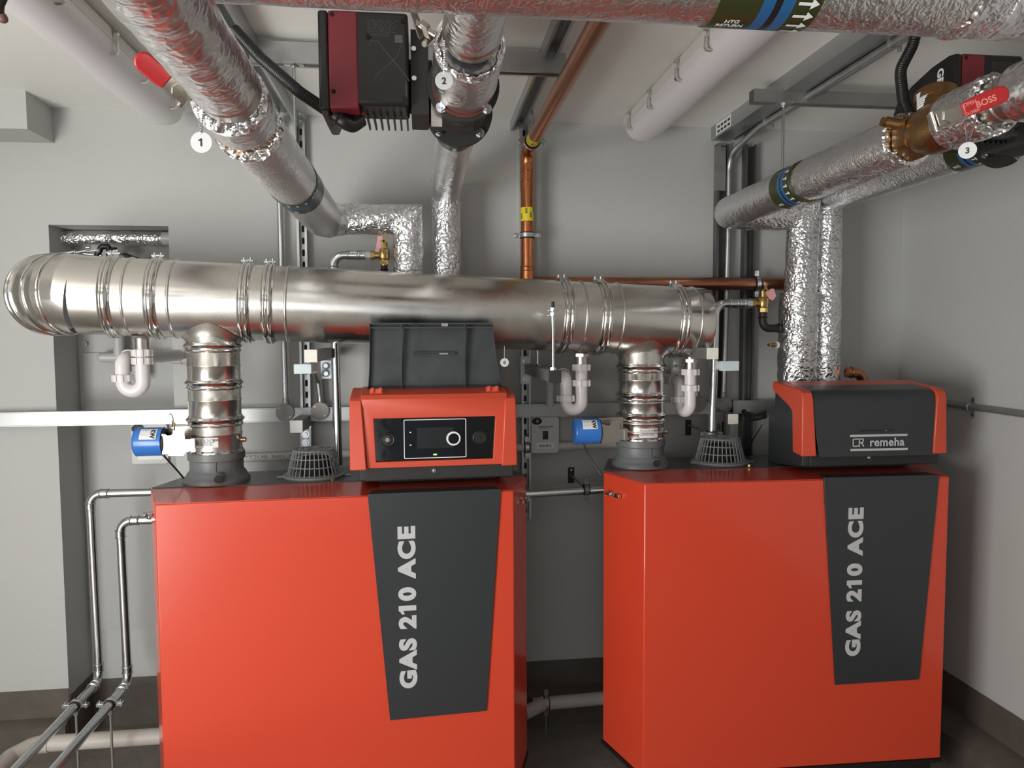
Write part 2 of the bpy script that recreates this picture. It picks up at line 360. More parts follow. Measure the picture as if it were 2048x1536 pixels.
    # rear of control unit
    m = M(DARK); m.prism([(.30, 1.24), (.095, 1.267), (.095, 1.47), (.16, 1.50), (.33, 1.545), (.33, 1.44), (.385, 1.43), (.385, 1.24)], (.055, 0, 0), Y_, Z_, X_, .51); build('control_rear', m, t, bevel=.004)
    # red side wings
    w_out = [(.046, 1.312), (.053, 1.52), (.062, 1.542), (.082, 1.553), (.29, 1.572), (.302, 1.560), (.292, 1.535), (.155, 1.487), (.128, 1.47), (.118, 1.318)]
    for s in (-1, 1):
        m = M(REDP); X0 = .3085; n = len(w_out)
        outer = [V((X0+s*(.281 if z < 1.5 else .279), y, z)) for y, z in w_out]
        def inner_x(z): return .226+(1.56-max(1.31, z))*-.10*0+(.236-.226)*(z-1.312)/.25
        wbot, wtop = (.055, .040)
        inner = [V((X0+s*(.281-(wbot+(wtop-wbot)*min(1, (z-1.312)/.25))), y+(-.004 if y < .1 else 0), z)) for y, z in w_out]
        m.loft([outer, inner]); build('side_wing', m, t, bevel=.004)
    # red fascia between the wings
    m = M(REDP)
    if lid_open:
        z0_, z1_ = 1.316, 1.545; n = 0
        outp = [(.083, z0_), (.541, z0_), (.556, z1_), (.068, z1_)]
        hole = [(.113, 1.336), (.508, 1.336), (.517, 1.482), (.107, 1.482)]
        yf = .058
        for (y_, sg) in ((yf, 1), ):
            vs = [V((x, yf, z)) for x, z in outp]+[V((x, yf, z)) for x, z in hole]+[V((x, yf+.02, z)) for x, z in hole]+[V((x, yf+.05, z)) for x, z in outp]
            m.add(vs, [(0, 1, 5, 4), (1, 2, 6, 5), (2, 3, 7, 6), (3, 0, 4, 7), (4, 5, 9, 8), (5, 6, 10, 9), (6, 7, 11, 10), (7, 4, 8, 11), (0, 3, 15, 12), (1, 0, 12, 13), (2, 1, 13, 14)])
        m.prism([(yf, z1_), (yf+.012, 1.560), (.13, 1.574), (.29, 1.575), (.29, 1.555), (.10, 1.54)], (.066, 0, 0), Y_, Z_, X_, .492)
        fa = build('fascia', m, t, bevel=.002)
        m = M(GLOSS); m.add([V((x, yf+.014, z)) for x, z in ((.10, 1.33), (.515, 1.33), (.525, 1.49), (.10, 1.49))]+[V((x, yf+.03, z)) for x, z in ((.10, 1.33), (.515, 1.33), (.525, 1.49), (.10, 1.49))], [(0, 1, 2, 3), (4, 7, 6, 5), (0, 3, 7, 4), (1, 5, 6, 2), (0, 4, 5, 1), (2, 6, 7, 3)])
        dp = build('display_panel', m, t)
        yp = yf+.0135
        m = M(TWHT); ro = rrect(.206, .417, 1.342, 1.475, .004); ri = rrect(.2085, .4145, 1.3445, 1.4725, .003); k = len(ro)
        m.add([V((x, yp, z)) for x, z in ro]+[V((x, yp, z)) for x, z in ri], [(i, (i+1) % k, k+(i+1) % k, k+i) for i in range(k)]); build('white_border', m, dp, kind='marking') if False else build('white_border', m, dp)
        m = M(mat('screen', (.016, .017, .018), rough=.2)); m.box(.25, .374, yp-.001, yp, 1.376, 1.447); build('screen', m, dp, label='dark switched-off screen')
        m = M(TWHT); m.lathe([(.018, 0), (.024, 0), (.0245, .004), (.0235, .009), (.018, .009)], (.373, yp, 1.408), -Y_, 40); m.use(GLOSS); m.cyl((.373, yp, 1.408), (.373, yp-.010, 1.408), .0182, n=32); build('dial', m, dp, label='black dial with white ring')
        for z in (1.432, 1.389):
            m = M(GLOSS); m.cyl((.228, yp, z), (.228, yp-.003, z), .011, n=24); m.use(TWHT); m.obox((.228, yp-.0032, z), X_, Y_, Z_, .005, .0004, .004); build('button', m, dp)
        m = M(BLACK); m.lathe([(.022, 0), (.024, .002), (.021, .004), (.018, .003), (.017, .006), (.008, .007), (.0001, .007)], (.152, yp, 1.409), -Y_, 32); m.use(TWHT); m.torus((.152, yp-.0073, 1.409), Y_, .0055, .0008, 20, 5); m.obox((.152, yp-.0075, 1.409), X_, Y_, Z_, .0015, .0004, .006); build('power_button', m, dp)
        m = M(BLACK); m.lathe([(.022, 0), (.024, .002), (.021, .004), (.019, .002), (.0001, .002)], (.463, yp, 1.408), -Y_, 32); m.obox((.463, yp-.003, 1.408), X_, Y_, Z_, .018, .004, .002); m.obox((.463, yp-.003, 1.408), X_, Y_, Z_, .002, .004, .018); build('service_socket', m, dp)
        m = M(GREENL); m.prism(rrect(.304, .317, 1.352, 1.3565, .002), (0, yp-.0005, 0), X_, Z_, -Y_, .0008); build('status_light', m, dp)
        # raised lid
        m = M(LIDM); LW = [(1.553, .08, .565), (1.563, .082, .560), (1.585, .09, .551), (1.64, .0945, .540), (1.70, .0965, .532), (1.785, .0985, .524), (1.800, .0985, .523)]
        fr_, bk_ = [], []
        def yy(z): return .155-.05*max(0, min(1, (1.575-z)/.03))+.02*(z-1.575)/.22
        for z, a, b in LW: fr_.append([V((a, yy(z), z)), V((a+.004, yy(z)+.018, z)), V((b-.004, yy(z)+.018, z)), V((b, yy(z), z)), V((b+.002, yy(z), z)), V((b+.002, yy(z)+.024, z)), V((a-.002, yy(z)+.024, z)), V((a-.002, yy(z), z))])
        m.loft(fr_)
        for x in (.203, .424): m.box(x-.0012, x+.0012, .156, .178, 1.578, 1.797)
        m.box(.10, .522, .165, .176, 1.783, 1.787); m.box(.10, .522, .160, .180, 1.797, 1.802)
        m.box(.236, .388, .170, .176, 1.689, 1.699)
        for i in range(34):
            a_ = random.random(); 
        ld = build('lid', m, t, label='raised dark grey lid, dusty inside')
        m = M(BLACK); m.box(.246, .262, .158, .164, 1.790, 1.800); m.box(.243, .38, .168, .171, 1.6925, 1.6955); m.use(ZINC); m.box(.343, .365, .158, .164, 1.790, 1.800); m.box(.335, .365, .167, .1695, 1.692, 1.696); build('lid_slot', m, ld)
        for x in (.118, .512):
            m = M(REDP); m.box(x-.022, x+.022, .085, .12, 1.556, 1.580); m.box(x-.018, x-.008, .078, .09, 1.566, 1.584); m.box(x+.008, x+.018, .078, .09, 1.566, 1.584); build('hinge', m, t, bevel=.0015)
    else:
        m.prism([(.10, 1.330), (.10, 1.52), (.13, 1.555), (.285, 1.572), (.30, 1.56), (.15, 1.51), (.12, 1.47), (.12, 1.33)], (.07, 0, 0), Y_, Z_, X_, .48); fa = build('fascia', m, t, bevel=.002)
        m = M(DARK); xo = [.103, .103, .062, .064, .068, .075]; xi = [.545, .545, .545, .545, .545, .545]
        prof = [(.050, 1.306, .098, .549), (.052, 1.36, .090, .549), (.056, 1.50, .064, .546), (.060, 1.528, .058, .545), (.075, 1.545, .058, .545), (.10, 1.552, .062, .544), (.185, 1.562, .070, .540)]
        rings = [[V((a, y, z)), V((b, y, z)), V((b, y+.012 if z < 1.53 else y, z if z < 1.53 else z-.012)), V((a, y+.012 if z < 1.53 else y, z if z < 1.53 else z-.012))] for y, z, a, b in prof]
        m.loft(rings); ld = build('lid', m, t, label='closed dark grey lid with maker\'s name', bevel=.0015)
        yl = .0485
        m = M(SILVERINK); m.box(.212, .434, yl, yl+.001, 1.380, 1.388); m.box(.214, .436, yl-.001, yl, 1.328, 1.336)
        put_text(m, 'remeha', (.287, yl-.001, 1.3455), X_, Z_, .042, .0011, 'LEFT', 1.02, 1.04)
        # framed emblem: open square joined to an R
        for a, b, c_, d_ in ((.222, .226, 1.344, 1.374), (.222, .252, 1.370, 1.374), (.222, .246, 1.344, 1.348), (.246, .250, 1.344, 1.374)): m.box(a, b, yl-.001, yl, c_, d_)
        for a, b, c_, d_ in ((.250, .262, 1.370, 1.374), (.260, .264, 1.360, 1.373), (.248, .262, 1.357, 1.361)): m.box(a, b, yl-.001, yl, c_, d_)
        m.prism([(.254, 1.358), (.259, 1.358), (.267, 1.344), (.262, 1.344)], (0, yl, 0), X_, Z_, -Y_, .001)
        build('lettering', m, ld)
        m = M(BLACK); m.box(.252, .384, yl-.0005, yl+.002, 1.4000, 1.4035); m.use(ZINC); m.box(.345, .353, yl-.001, yl, 1.4005, 1.403); build('lid_slot', m, ld)
    return t
BL = boiler('red gas boiler on the left, grey lid of its control unit raised', (-.2675, 2.4285, 0), radians(2.36), 0, True)
BR = boiler('red gas boiler on the right, control unit closed under a named dark lid', (1.336, 2.481, 0), radians(-1.41), -.027, False)
def bw(b, x, y, z): return b.matrix_basis @ V((x, y, z))
RL, RR = bw(BL, -.459, .355, 0), bw(BR, -.486, .355, 0)

# ------------------------------------------------------------------ flue
hs = (RR.y-RL.y)/(RR.x-RL.x)
def HA(x): return V((x, RL.y+(x-RL.x)*hs, 1.8545-.043*x))
HR = .1355
hd = (HA(1)-HA(0)).normalized()
def hx(px, py=600):                    # header x seen at a pixel on its front
    x = 0
    for _ in range(4): x = P(px, py, HA(x).y-HR*.95).x
    return x
FL = thing('flue_header', 'long stainless steel flue header sloping across the room behind both boilers', 'flue pipe', HA(0)-Z_*.15)
xs = [(-1.165), hx(202), hx(294), hx(481), hx(528), hx(1136), hx(1212), hx(1369), hx(1432, 640)]
for i in range(len(xs)-1):
    m = M(STEEL); a, b = HA(xs[i]), HA(xs[i+1]); last = i == len(xs)-2; r = HR*(1-.004*(i % 2))
    L = (b-a).length
    prof = [(.02, 0), (r, 0), (r, L-.012)] if last else [(r, 0), (r, L)]
    if last: prof += [(r-.004, L-.003), (r-.012, L), (.001, L)]
    bead = {1: hx(235), 2: hx(327), 4: hx(563), 5: hx(1168), 6: hx(1243), 7: hx(1399)}.get(i)
    if bead:
        h = (HA(bead)-a).length; pr = []
        for q in ((.0, 0), (.002, .0035), (.005, .0045), (.008, .0035), (.010, 0)): pr.append((r+q[1], h+q[0]))
        prof = prof[:2 if last else 1]+pr+prof[2 if last else 1:]
    m.lathe(prof, a, hd, 96, cap=last); build('flue_section', m, FL, sharp=50)
for i, x in enumerate(xs[1:-1]):
    m = M(STEEL2); c = HA(x); pr = [(HR-.002, -.020), (HR+.004, -.019), (HR+.008, -.014), (HR+.012, -.009), (HR+.011, -.004), (HR+.006, -.002), (HR+.006, .002), (HR+.010, .004), (HR+.011, .009), (HR+.006, .013), (HR+.005, .019), (HR-.002, .020)]
    m.lathe(pr, c, hd, 96, cap=False); cb = build('locking_band', m, FL, sharp=60)
    m = M(ZINC); t_ = c+Z_*(HR+.014)-Y_*.005; m.cyl(t_-Y_*.0-X_*.022, t_+X_*.02, .0035, n=10); m.cyl(t_-X_*.012+Z_*-.004, t_-X_*.012+Z_*.008, .006, n=12); m.cyl(t_+X_*.010-Z_*.004, t_+X_*.010+Z_*.009, .005, n=12); m.obox(t_-Z_*.004, X_, Y_, Z_, .04, .014, .004)
    build('band_toggle', m, cb)
# elbow to the wall at the left end
m = M(STEEL); c0 = HA(-1.165); back = V((0, 1, 0)); er = .166
cen = c0+Y_*er; K = 6; rings = []; n = 96; jr = []
Lp = c0-hd*0
for k in range(K+1):
    a = (pi/2)*k/K; pc = cen+V((-sin(a)*er, -cos(a)*er, .008*k/K)); tg = V((-cos(a), sin(a), 0)); u = Z_; v = tg.cross(u); jr.append((pc, tg))
pth = [c0+hd*.001]+[p for p, _ in jr[1:]]+[jr[-1][0]+Y_*.42]
pth = [c0]+[c0+V((-er*math.tan(pi/2/K/2), 0, 0))]
for k in range(K):
    a = (pi/2)*(k+.5)/K; rr = er/cos(pi/2/K/2); pth.append(cen+V((-sin(a)*rr, -cos(a)*rr, .004)))
pth = [pth[0]]+pth[2:]+[V((cen.x-er, cen.y+.30, c0.z+.004))]
m.tube(pth, HR, 96, cap=False); eb = build('flue_elbow', m, FL, sharp=12)
m = M(STEEL2)
for k in (1.15, 2, 3): 
    a = (pi/2)*(k+.0)/K; m.torus(cen+V((-sin(a)*er, -cos(a)*er, .003)), V((-cos(a), sin(a), 0)), HR+.002, .005, 80, 8)
for k in (3.35,): 
    a = (pi/2)*(k+.0)/K; m.torus(cen+V((-sin(a)*er, -cos(a)*er, .003)), V((-cos(a), sin(a), 0)), HR+.002, .006, 80, 8)
build('elbow_band', m, FL)
m = M(ZINC)
for q in ((140, 505), (165, 503), (185, 502), (225, 503)):
    p = P(*q, 2.86); m.cyl(p-X_*.02-Z_*.004, p+X_*.02+Z_*.004, .005, n=10); m.ball(p+X_*.018, .007)
m.use(BLKM)
build('band_bolts', m, FL)

def riser(b, R, px, ys, label, label_rows):
    c = V((R.x, R.y, 0)); r = .089; top = HA(R.x).z-HR*.70
    t = thing('flue_riser', label, 'flue pipe', V((R.x, R.y, 1.345)))
    z = lambda y: P(px, y, R.y-r).z
    m = M(STEEL); zb = 1.345; prof = [(r, zb)]
    seams = sorted([z(q) for q in ys['seam']])
    for s_ in seams: prof += [(r, s_-.004), (r+.0022, s_-.001), (r+.0022, s_+.002), (r, s_+.005)]
    prof.append((r, top)); m.lathe(prof, c, Z_, 72, cap=False); bd = build('pipe_section', m, t, sharp=60)
    for y0 in ys['band']:
        zc = z(y0); m = M(STEEL2); m.lathe([(r-.001, zc-.020), (r+.004, zc-.019), (r+.007, zc-.015), (r+.004, zc-.011), (r+.004, zc-.003), (r+.008, zc), (r+.011, zc+.005), (r+.008, zc+.010), (r+.003, zc+.013), (r+.003, zc+.018), (r-.001, zc+.019)], c, Z_, 72, cap=False); build('coupling_band', m, t, sharp=60)
    m = M(STEEL2); m.lathe([(r, 1.345), (r+.006, 1.346), (r+.006, 1.351), (r+.001, 1.357)], c, Z_, 72, cap=False); build('bottom_rim', m, t)
    # saddle flare against the header
    m = M(STEEL); rings = []
    for q, ex in ((0, 0), (.35, .002), (.7, .008), (1, .020)):
        ring = []
        for i in range(72):
            a = 2*pi*i/72; rr = r+ex; yy_ = min(.999, abs(sin(a)*rr)/HR); zz = HA(R.x+cos(a)*rr).z-HR*sqrt(max(0, 1-yy_**2)); zz = zz-.022*(1-q)-.001+ (0.002 if q == 1 else 0)
            ring.append(V((R.x+cos(a)*rr, R.y+sin(a)*rr, zz)))
        rings.append(ring)
    m.loft(rings, cap=False); build('saddle', m, t, sharp=60)
    return t, z
t1, z1 = riser(BL, RL, 430, dict(seam=[733, 803, 872], band=[694, 770, 845]), 'vertical stainless flue riser standing on the left boiler', 0)
t2, z2 = riser(BR, RR, 1279, dict(seam=[762, 808, 850, 868], band=[737, 795, 836]), 'vertical stainless flue riser standing on the right boiler', 0)
def sticker(t, R, zc, a0, wd, ht, logo):
    r = .0905; m = M(TWHT); vs = []; K = 10
    f = lambda s_, h, rr=r: V((R.x+sin(a0+s_/r)*rr, R.y-cos(a0+s_/r)*rr, zc+h))
    vs = [f(-wd/2+wd*i/K, h) for h in (-ht/2, ht/2) for i in range(K+1)]; m.add(vs, [(i, i+1, K+2+i, K+1+i) for i in range(K)])
    s_ = build('data_sticker', m, t)
    m = M(PRINT)
    for j in range(8):
        h = ht/2-.006-j*(ht-.012)/7.5; x = -wd/2+.004
        while x < wd/2-.02:
            l = random.uniform(.006, .016); m.add([f(x, h, r+.0004), f(x+l, h, r+.0004), f(x+l, h+.0014, r+.0004), f(x, h+.0014, r+.0004)], [(0, 1, 2, 3)]); x += l+.003
    vs, fs = text_geo('KW', .012, .0006); m.add([f(wd/2-.018+a, ht/2-.012+b_, r+.0004) for a, b_ in vs], fs); build('print', m, s_)
sticker(t1, RL, P(419, 886, RL.y-.09).z, -.12, .082, .034, 1)
sticker(t2, RR, P(1284, 867, RR.y-.09).z, .08, .078, .036, 1)
for R, px, py in ((RL, 483, 878), (RR, 1320, 863)):
    m = M(COPPERD); zz = P(px, py, R.y).z; m.cyl((R.x+.088, R.y-.01, zz), (R.x+.106, R.y-.012, zz), .008, n=14); m.use(CHROME); m.torus((R.x+.098, R.y-.01, zz), X_, .009, .002, 16, 6)
    build('test_point', m, t1 if R is RL else t2)

# motorised dampers
def damper(R, px0, px1, py, ph, Yd, label, cab, bx):
    a, b = P(px0, py, Yd), P(px1, py, Yd); r = (P(px0, py-ph/2, Yd)-P(px0, py+ph/2, Yd)).length/2
    t = thing('damper_actuator', label, 'actuator', V(((a.x+b.x)/2, Yd, a.z-r)))
    m = M(BLUE); L = b.x-a.x; m.lathe([(.001, 0), (r-.006, 0), (r-.001, .004), (r, .008), (r, L)], a, X_, 48); m.torus(a+X_*.006, X_, r-.002, .003, 40, 6); dr = build('motor_drum', m, t)
    m = M(TWHT); f = lambda s_, h, rr: V((a.x+h, Yd-cos(s_)*rr, a.z+sin(s_)*rr))
    K = 8; s0, s1 = .28, 1.15; vs = [f(s0+(s1-s0)*i/K, h, r+.0006) for h in (L*.28, L*.86) for i in range(K+1)]; m.add(vs, [(i, i+1, K+2+i, K+1+i) for i in range(K)])
    m.use(INK); vs, fs = text_geo('KW', .021, .0012); m.add([f(s1-.08-a_/r, L*.66+b_, r+.0012) for a_, b_ in vs], fs)
    m.use(PRINT)
    for j in range(6):
        h = L*(.34+.05*j); m.add([f(s1-.12, h, r+.0012), f(s1-.55-random.random()*.2, h, r+.0012), f(s1-.55, h+.0014, r+.0012), f(s1-.12, h+.0014, r+.0012)], [(0, 1, 2, 3)])
    build('drum_label', m, dr)
    m = M(BLKM); m.cyl(b, b+X_*.006, r*.93); m.use(CREAM)
    m = m; build('drum_cap', m, dr)
    m = M(NICKEL); y = Yd-.035; x0 = b.x+.004; x1 = bx; hh = r
    m.prism([(0, -hh*.80), (0, hh*.62), (.012, hh*.58), (.018, hh*.50), (.030, hh*.50), (.036, hh*.62), (.037, hh*.84), ((x1-x0)*.72, hh*.84), ((x1-x0)*.75, hh*.78), ((x1-x0)*.77, hh*.22), (x1-x0, hh*.20), (x1-x0, -hh*.62), ((x1-x0)*.78, -hh*.66), ((x1-x0)*.76, -hh*.80)], (x0, y, a.z), X_, Z_, -Y_, .0022)
    m.prism([(0, -hh*1.1), (0, hh*.95), (.10, hh*1.0), (.10, hh*.2), (.05, -hh*1.1)], (x0, y+.06, a.z), X_, Z_, -Y_, .0022)
    m.box(x0, x0+.002, y, y+.06, a.z-hh*.8, a.z+hh*.6); m.box(x1-.002, x1+.010, y-.006, y+.004, a.z-hh*.68, a.z+hh*.26)
    m.cyl((x1, Yd-.02, a.z-.005), (R.x-.05, R.y-.03, a.z-.005), .006, n=10)
    build('bracket', m, t, label='bare metal mounting bracket')
    m = M(BLACK); m.tube(fillet(cab, .05), .0035, 8); build('cable', m, t)
    if R is RL:
        m = M(BRASS); p = P(348, 850, Yd); m.tube([p-Z_*.02, p+Z_*.004+X_*.003, p+Z_*.012-X_*.004, p-Z_*.008-X_*.006], .0022, 6); m.use(ZINC); q = P(345, 832, Yd); m.tube(fillet([p, q-Z_*.0, q+Z_*.01-X_*.006, q+Z_*.004-X_*.010], .004), .002, 6); build('spring_hook', m, t)
    else:
        m = M(CHROME); m.cyl(P(1314, 868, 2.80), P(1330, 862, 2.86), .003, n=8); build('spindle_end', m, t)
    return t
damper(RL, 272, 329, 884, 57, 2.68, 'blue motor drum of the left flue damper, bolted to the left riser', [P(322, 905, 2.70), P(340, 925, 2.72), P(352, 938, 2.74), P(372, 962, 2.76)], P(383, 880, 2.64).x)
damper(RR, 1147, 1197, 863, 51, 2.78, 'blue motor drum of the right flue damper, bolted to the right riser', [P(1167, 886, 2.79), P(1175, 908, 2.79), P(1190, 930, 2.78), P(1203, 950, 2.76)], P(1250, 868, 2.74).x)

# ------------------------------------------------------------------ plastic condensate traps under the header
def nut(m, c, r, h):
    m.lathe([(r*.72, -h/2), (r, -h/2), (r*1.02, -h/4), (r*1.0, h/2), (r*.72, h/2)], c, Z_, 24)
    for k in range(10): a = 2*pi*k/10; m.obox(c+V((cos(a), sin(a), 0))*r, V((cos(a), sin(a), 0)), V((-sin(a), cos(a), 0)), Z_, .008, .0055, h*.95)
def trap(px, dB, yn, yb, yB, ytopB, back, label):
    x = hx(px, 650); A = HA(x); Yt = A.y; g = lambda p_, y: P(p_, y, Yt).z; r = .0235
    cx = P(px, yn[1], Yt).x
    t = thing('condensate_trap', label, 'waste trap', V((cx, Yt, g(px, yb))))
    m = M(NICKEL); ztop = A.z-HR; m.cyl((cx, Yt, ztop+.012), (cx, Yt, g(px, yn[0])-.0), .020, n=24); m.hexn(V((cx, Yt, g(px, (yn[0])+2))), Z_, .029, .011); m.lathe([(.036, 0), (.030, -.006), (.020, -.012)], (cx, Yt, ztop+.004), Z_, 28, cap=False)
    m.cyl((cx, Yt, g(px, yn[0])), (cx, Yt, g(px, yn[1])), .024, n=24); m.torus((cx, Yt, g(px, yn[0])+.02), Z_, .021, .003, 24, 6); build('steel_adaptor', m, t)
    zb = g(px, yb); dxy = V(dB); D = dxy.length; R_ = D/2; zc = zb+R_+r
    e = dxy.normalized(); pts = [V((cx, Yt, g(px, yn[1])))]
    for k in range(13): a = pi*k/12; pts.append(V((cx, Yt, zc))+e*(R_-R_*cos(a))-Z_*R_*sin(a))
    zt = g(px, ytopB); B = V((cx, Yt, zt))+dxy; bk = V(back); pts += fillet([pts[-1]+Z_*.002, B, B+bk], .030)[1:]
    m = M(WHITE); m.tube(pts, r, 24); build('u_bend', m, t)
    for y_ in (yn[2], yn[3]):
        m = M(WHITE); nut(m, V((cx, Yt, g(px, y_))), .0325, .024); build('nut', m, t)
    m = M(WHITE); nut(m, V((cx, Yt, g(px, yB)))+dxy, .0325, .024); build('nut', m, t)
    m = M(WHITE); q = B+bk.normalized()*.045; m.lathe([(r, 0), (.030, 0), (.031, .010), (.030, .020), (r, .020)], q, bk, 24, cap=False); m.torus(q-bk.normalized()*.006, bk, r+.004, .003, 24, 6); build('elbow_collar', m, t)
    return B+bk
trap(284, (-.068, 0, 0), (672, 698, 706, 722), 795, 756, 716, (.06, .42, .0), 'white plastic condensate trap under the left end of the flue header')
trap(1163, (-.062, 0.0, 0), (711, 728, 735, 766), 831, 796, 752, (-.02, .32, -.0), 'white plastic condensate trap hanging between the two boilers')
trap(1381, (-.020, .07, 0), (722, 738, 744, 776), 836, 801, 764, (.0, .25, 0), 'white plastic condensate trap at the capped right end of the flue header')

# ------------------------------------------------------------------ foil lagged pipes
def sleeve(m, a, b, r, n=64): m.lathe([(r-.005, 0), (r, .0002), (r, (V(b)-V(a)).length), (r-.005, (V(b)-V(a)).length)], a, V(b)-V(a), n, cap=False)
def arrowpoly(L, w_): return [(-L/2, -w_*.28), (L*.12, -w_*.28), (L*.12, -w_), (L/2, 0), (L*.12, w_), (L*.12, w_*.28), (-L/2, w_*.28)]
def tape(root, o, d, r, span, hint, texts=True, flip=1, txt='HTG', tsize=.016, narr=14, arrL=.028, ts0=0):
    d = V(d).normalized(); e1, e2, d = frame(d, hint); o = V(o)
    f = lambda u, s_, rr: o+d*u+(e1*cos(s_/r)+e2*sin(s_/r))*rr
    W = span; seg = [(0, .42, OLIVE), (.42, .54, TBLUE), (.54, .61, TBLK), (.61, .73, TBLUE), (.73, 1, OLIVE)]
    m = M()
    for a, b, mt_ in seg: m.use(mt_); sleeve(m, o+d*W*(a-.5), o+d*W*(b-.5), r+.0006)
    tb = build('identification_tape', m, root)
    m = M(TWHT); rr = r+.0022
    for k in range(narr):
        s0 = 2*pi*r*(k+.5)/narr; pl = arrowpoly(arrL, arrL*.26)
        m.add([f(W*(.865-.5)+flip*u, s0+s_, rr) for u, s_ in pl], [tuple(range(7))])
    if texts:
        for k in range(3):
            for j, wd in enumerate(txt.split('\n')):
                vs, fs = text_geo(wd, tsize, tsize*.03, 'CENTER'); s0 = 2*pi*r*k/3+ts0*r
                m.add([f(W*(.21-.5)+a, s0-(b-j*tsize*1.0), rr) for a, b in vs], fs)
    build('tape_print', m, tb)
def foil_pipe(root, name, pts, r, seed, mt_=None, fil=0, disp=.0022):
    pp = fillet(pts, fil) if fil else [V(p) for p in pts]
    pp = resample(pp, .014, r*1.1 if not fil else 0)
    m = M(mt_ or FOIL); m.tube(pp, r, 56, cap=True, disp=disp, seed=seed); return build(name, m, root, sharp=80)
def crumple(root, c, d, r0, r1, seed):
    u, v, w_ = frame(d); m = M(FOILC); rings = []; n = 110
    for k in range(9):
        q = k/8; ring = []
        for i in range(n):
            a = 2*pi*i/n; e = u*cos(a)+v*sin(a); rr = r0+(r1-r0)*q; p = V(c)+e*rr
            nz = noise.noise(p*70+V((seed, 3, 0)))+.6*noise.noise(p*150+V((seed, 3, 0))); p += w_*(.010*nz*(1 if 0 < k < 8 else .4)+.010*sin(pi*q)); p += e*.004*noise.noise(p*60+V((seed, 9, 1))); ring.append(p)
        rings.append(ring)
    m.loft(rings, cap=False); return build('crumpled_foil_end', m, root, sharp=25)

# pipe 1
X1, Z1, Y1 = -.372, 2.212, 2.985
Xd = lambda Y: X1
P1 = thing('insulated_pipe', 'foil lagged pipe from the upper left to the back wall, tagged 1', 'pipe', V((X1, 1.5, Z1-.07)))
foil_pipe(P1, 'foil_lagging', [V((-.325, -.9, Z1)), V((-.350, 1.425, Z1))], .060, 1)
m = M(NICKEL); m.lathe([(.040, 0), (.0600, 0), (.0615, .003), (.0615, .012), (.060, .016), (.060, .044), (.056, .050), (.050, .070), (.030, .070)], (-.351, 1.420, Z1), Y_, 48); vb = build('valve_end', m, P1, label='nickel plated valve end')
crumple(P1, (X1+.012, 1.51, Z1), -Y_, .046, .072, 4)
foil_pipe(P1, 'foil_lagging', [V((X1+.012, 1.51, Z1)), V((X1+.006, 1.62, Z1))], .073, 5)
m = M(BRONZE); m.hexn((X1, 1.60, Z1), Y_, .058, .14); build('brass_union', m, P1)
crumple(P1, (X1, 1.71, Z1), -Y_, .050, .076, 7)
foil_pipe(P1, 'foil_lagging', [V((X1, 1.68, Z1)), V((X1, Y1, Z1)), V((-.047, Y1, Z1+.005))], [.076][0], 8, FOILS) if False else None
pp = resample(fillet([V((X1, 1.705, Z1)), V((X1, Y1-.005, Z1)), V((X1+.09, Y1, Z1))], .07), .014)
m = M(FOILS); m.tube(pp, [.072]*(len(pp)-5)+[.068, .065, .062, .060, .056], 56, disp=.0016, seed=3); build('foil_lagging', m, P1, sharp=80)
foil_pipe(P1, 'foil_lagging', [V((X1+.06, Y1, Z1+.002)), V((-.050, Y1, Z1+.004)), V((-.047, Y1, 1.45))], .0585, 11, FOILC, 0, .005)
pb = PZ(594, 375, Z1); tape(P1, (X1, 2.33, Z1), -Y_, .0735, .15, -Z_, True, 1, 'HTG', .016, 18, .024)
# pipe 2
X2, Z2, Y2 = .103, 2.335, 3.05
P2 = thing('insulated_pipe', 'foil lagged pipe with the left pump in it, teed under the return pipe, tagged 2', 'pipe', V((X2, 1.5, Z2-.07)))
foil_pipe(P2, 'foil_lagging', [V((X2, 1.24, Z2)), V((X2, 1.44, Z2))], .0565, 21)
m = M(NICKEL); m.lathe([(.038, 0), (.056, 0), (.0575, .003), (.0575, .030), (.053, .036), (.040, .05), (.03, .05)], (X2, 1.435, Z2), Y_, 48); m.use(BLKM); m.cyl((X2, 1.47, Z2), (X2, 1.72, Z2), .046); build('valve_end', m, P2, label='nickel plated valve end')
crumple(P2, (X2, 1.53, Z2), -Y_, .056, .070, 24)
foil_pipe(P2, 'foil_lagging', [V((X2, 1.53, Z2)), V((X2, 1.738, Z2))], .0725, 25, FOIL, 0, .003)
foil_pipe(P2, 'foil_lagging', [V((X2, 2.0, Z2)), V((X2, Y2, Z2))], .0565, 28, FOILS)
foil_pipe(P2, 'foil_lagging', [V((X2+.0, Y2, Z2+.052)), V((X2+.004, Y2, 1.45))], .0585, 29, FOILC, 0, .0035)
tape(P2, (X2, 2.09, Z2), -Y_, .058, .11, -Z_, True, 1, 'HTG', .014, 15, .024)
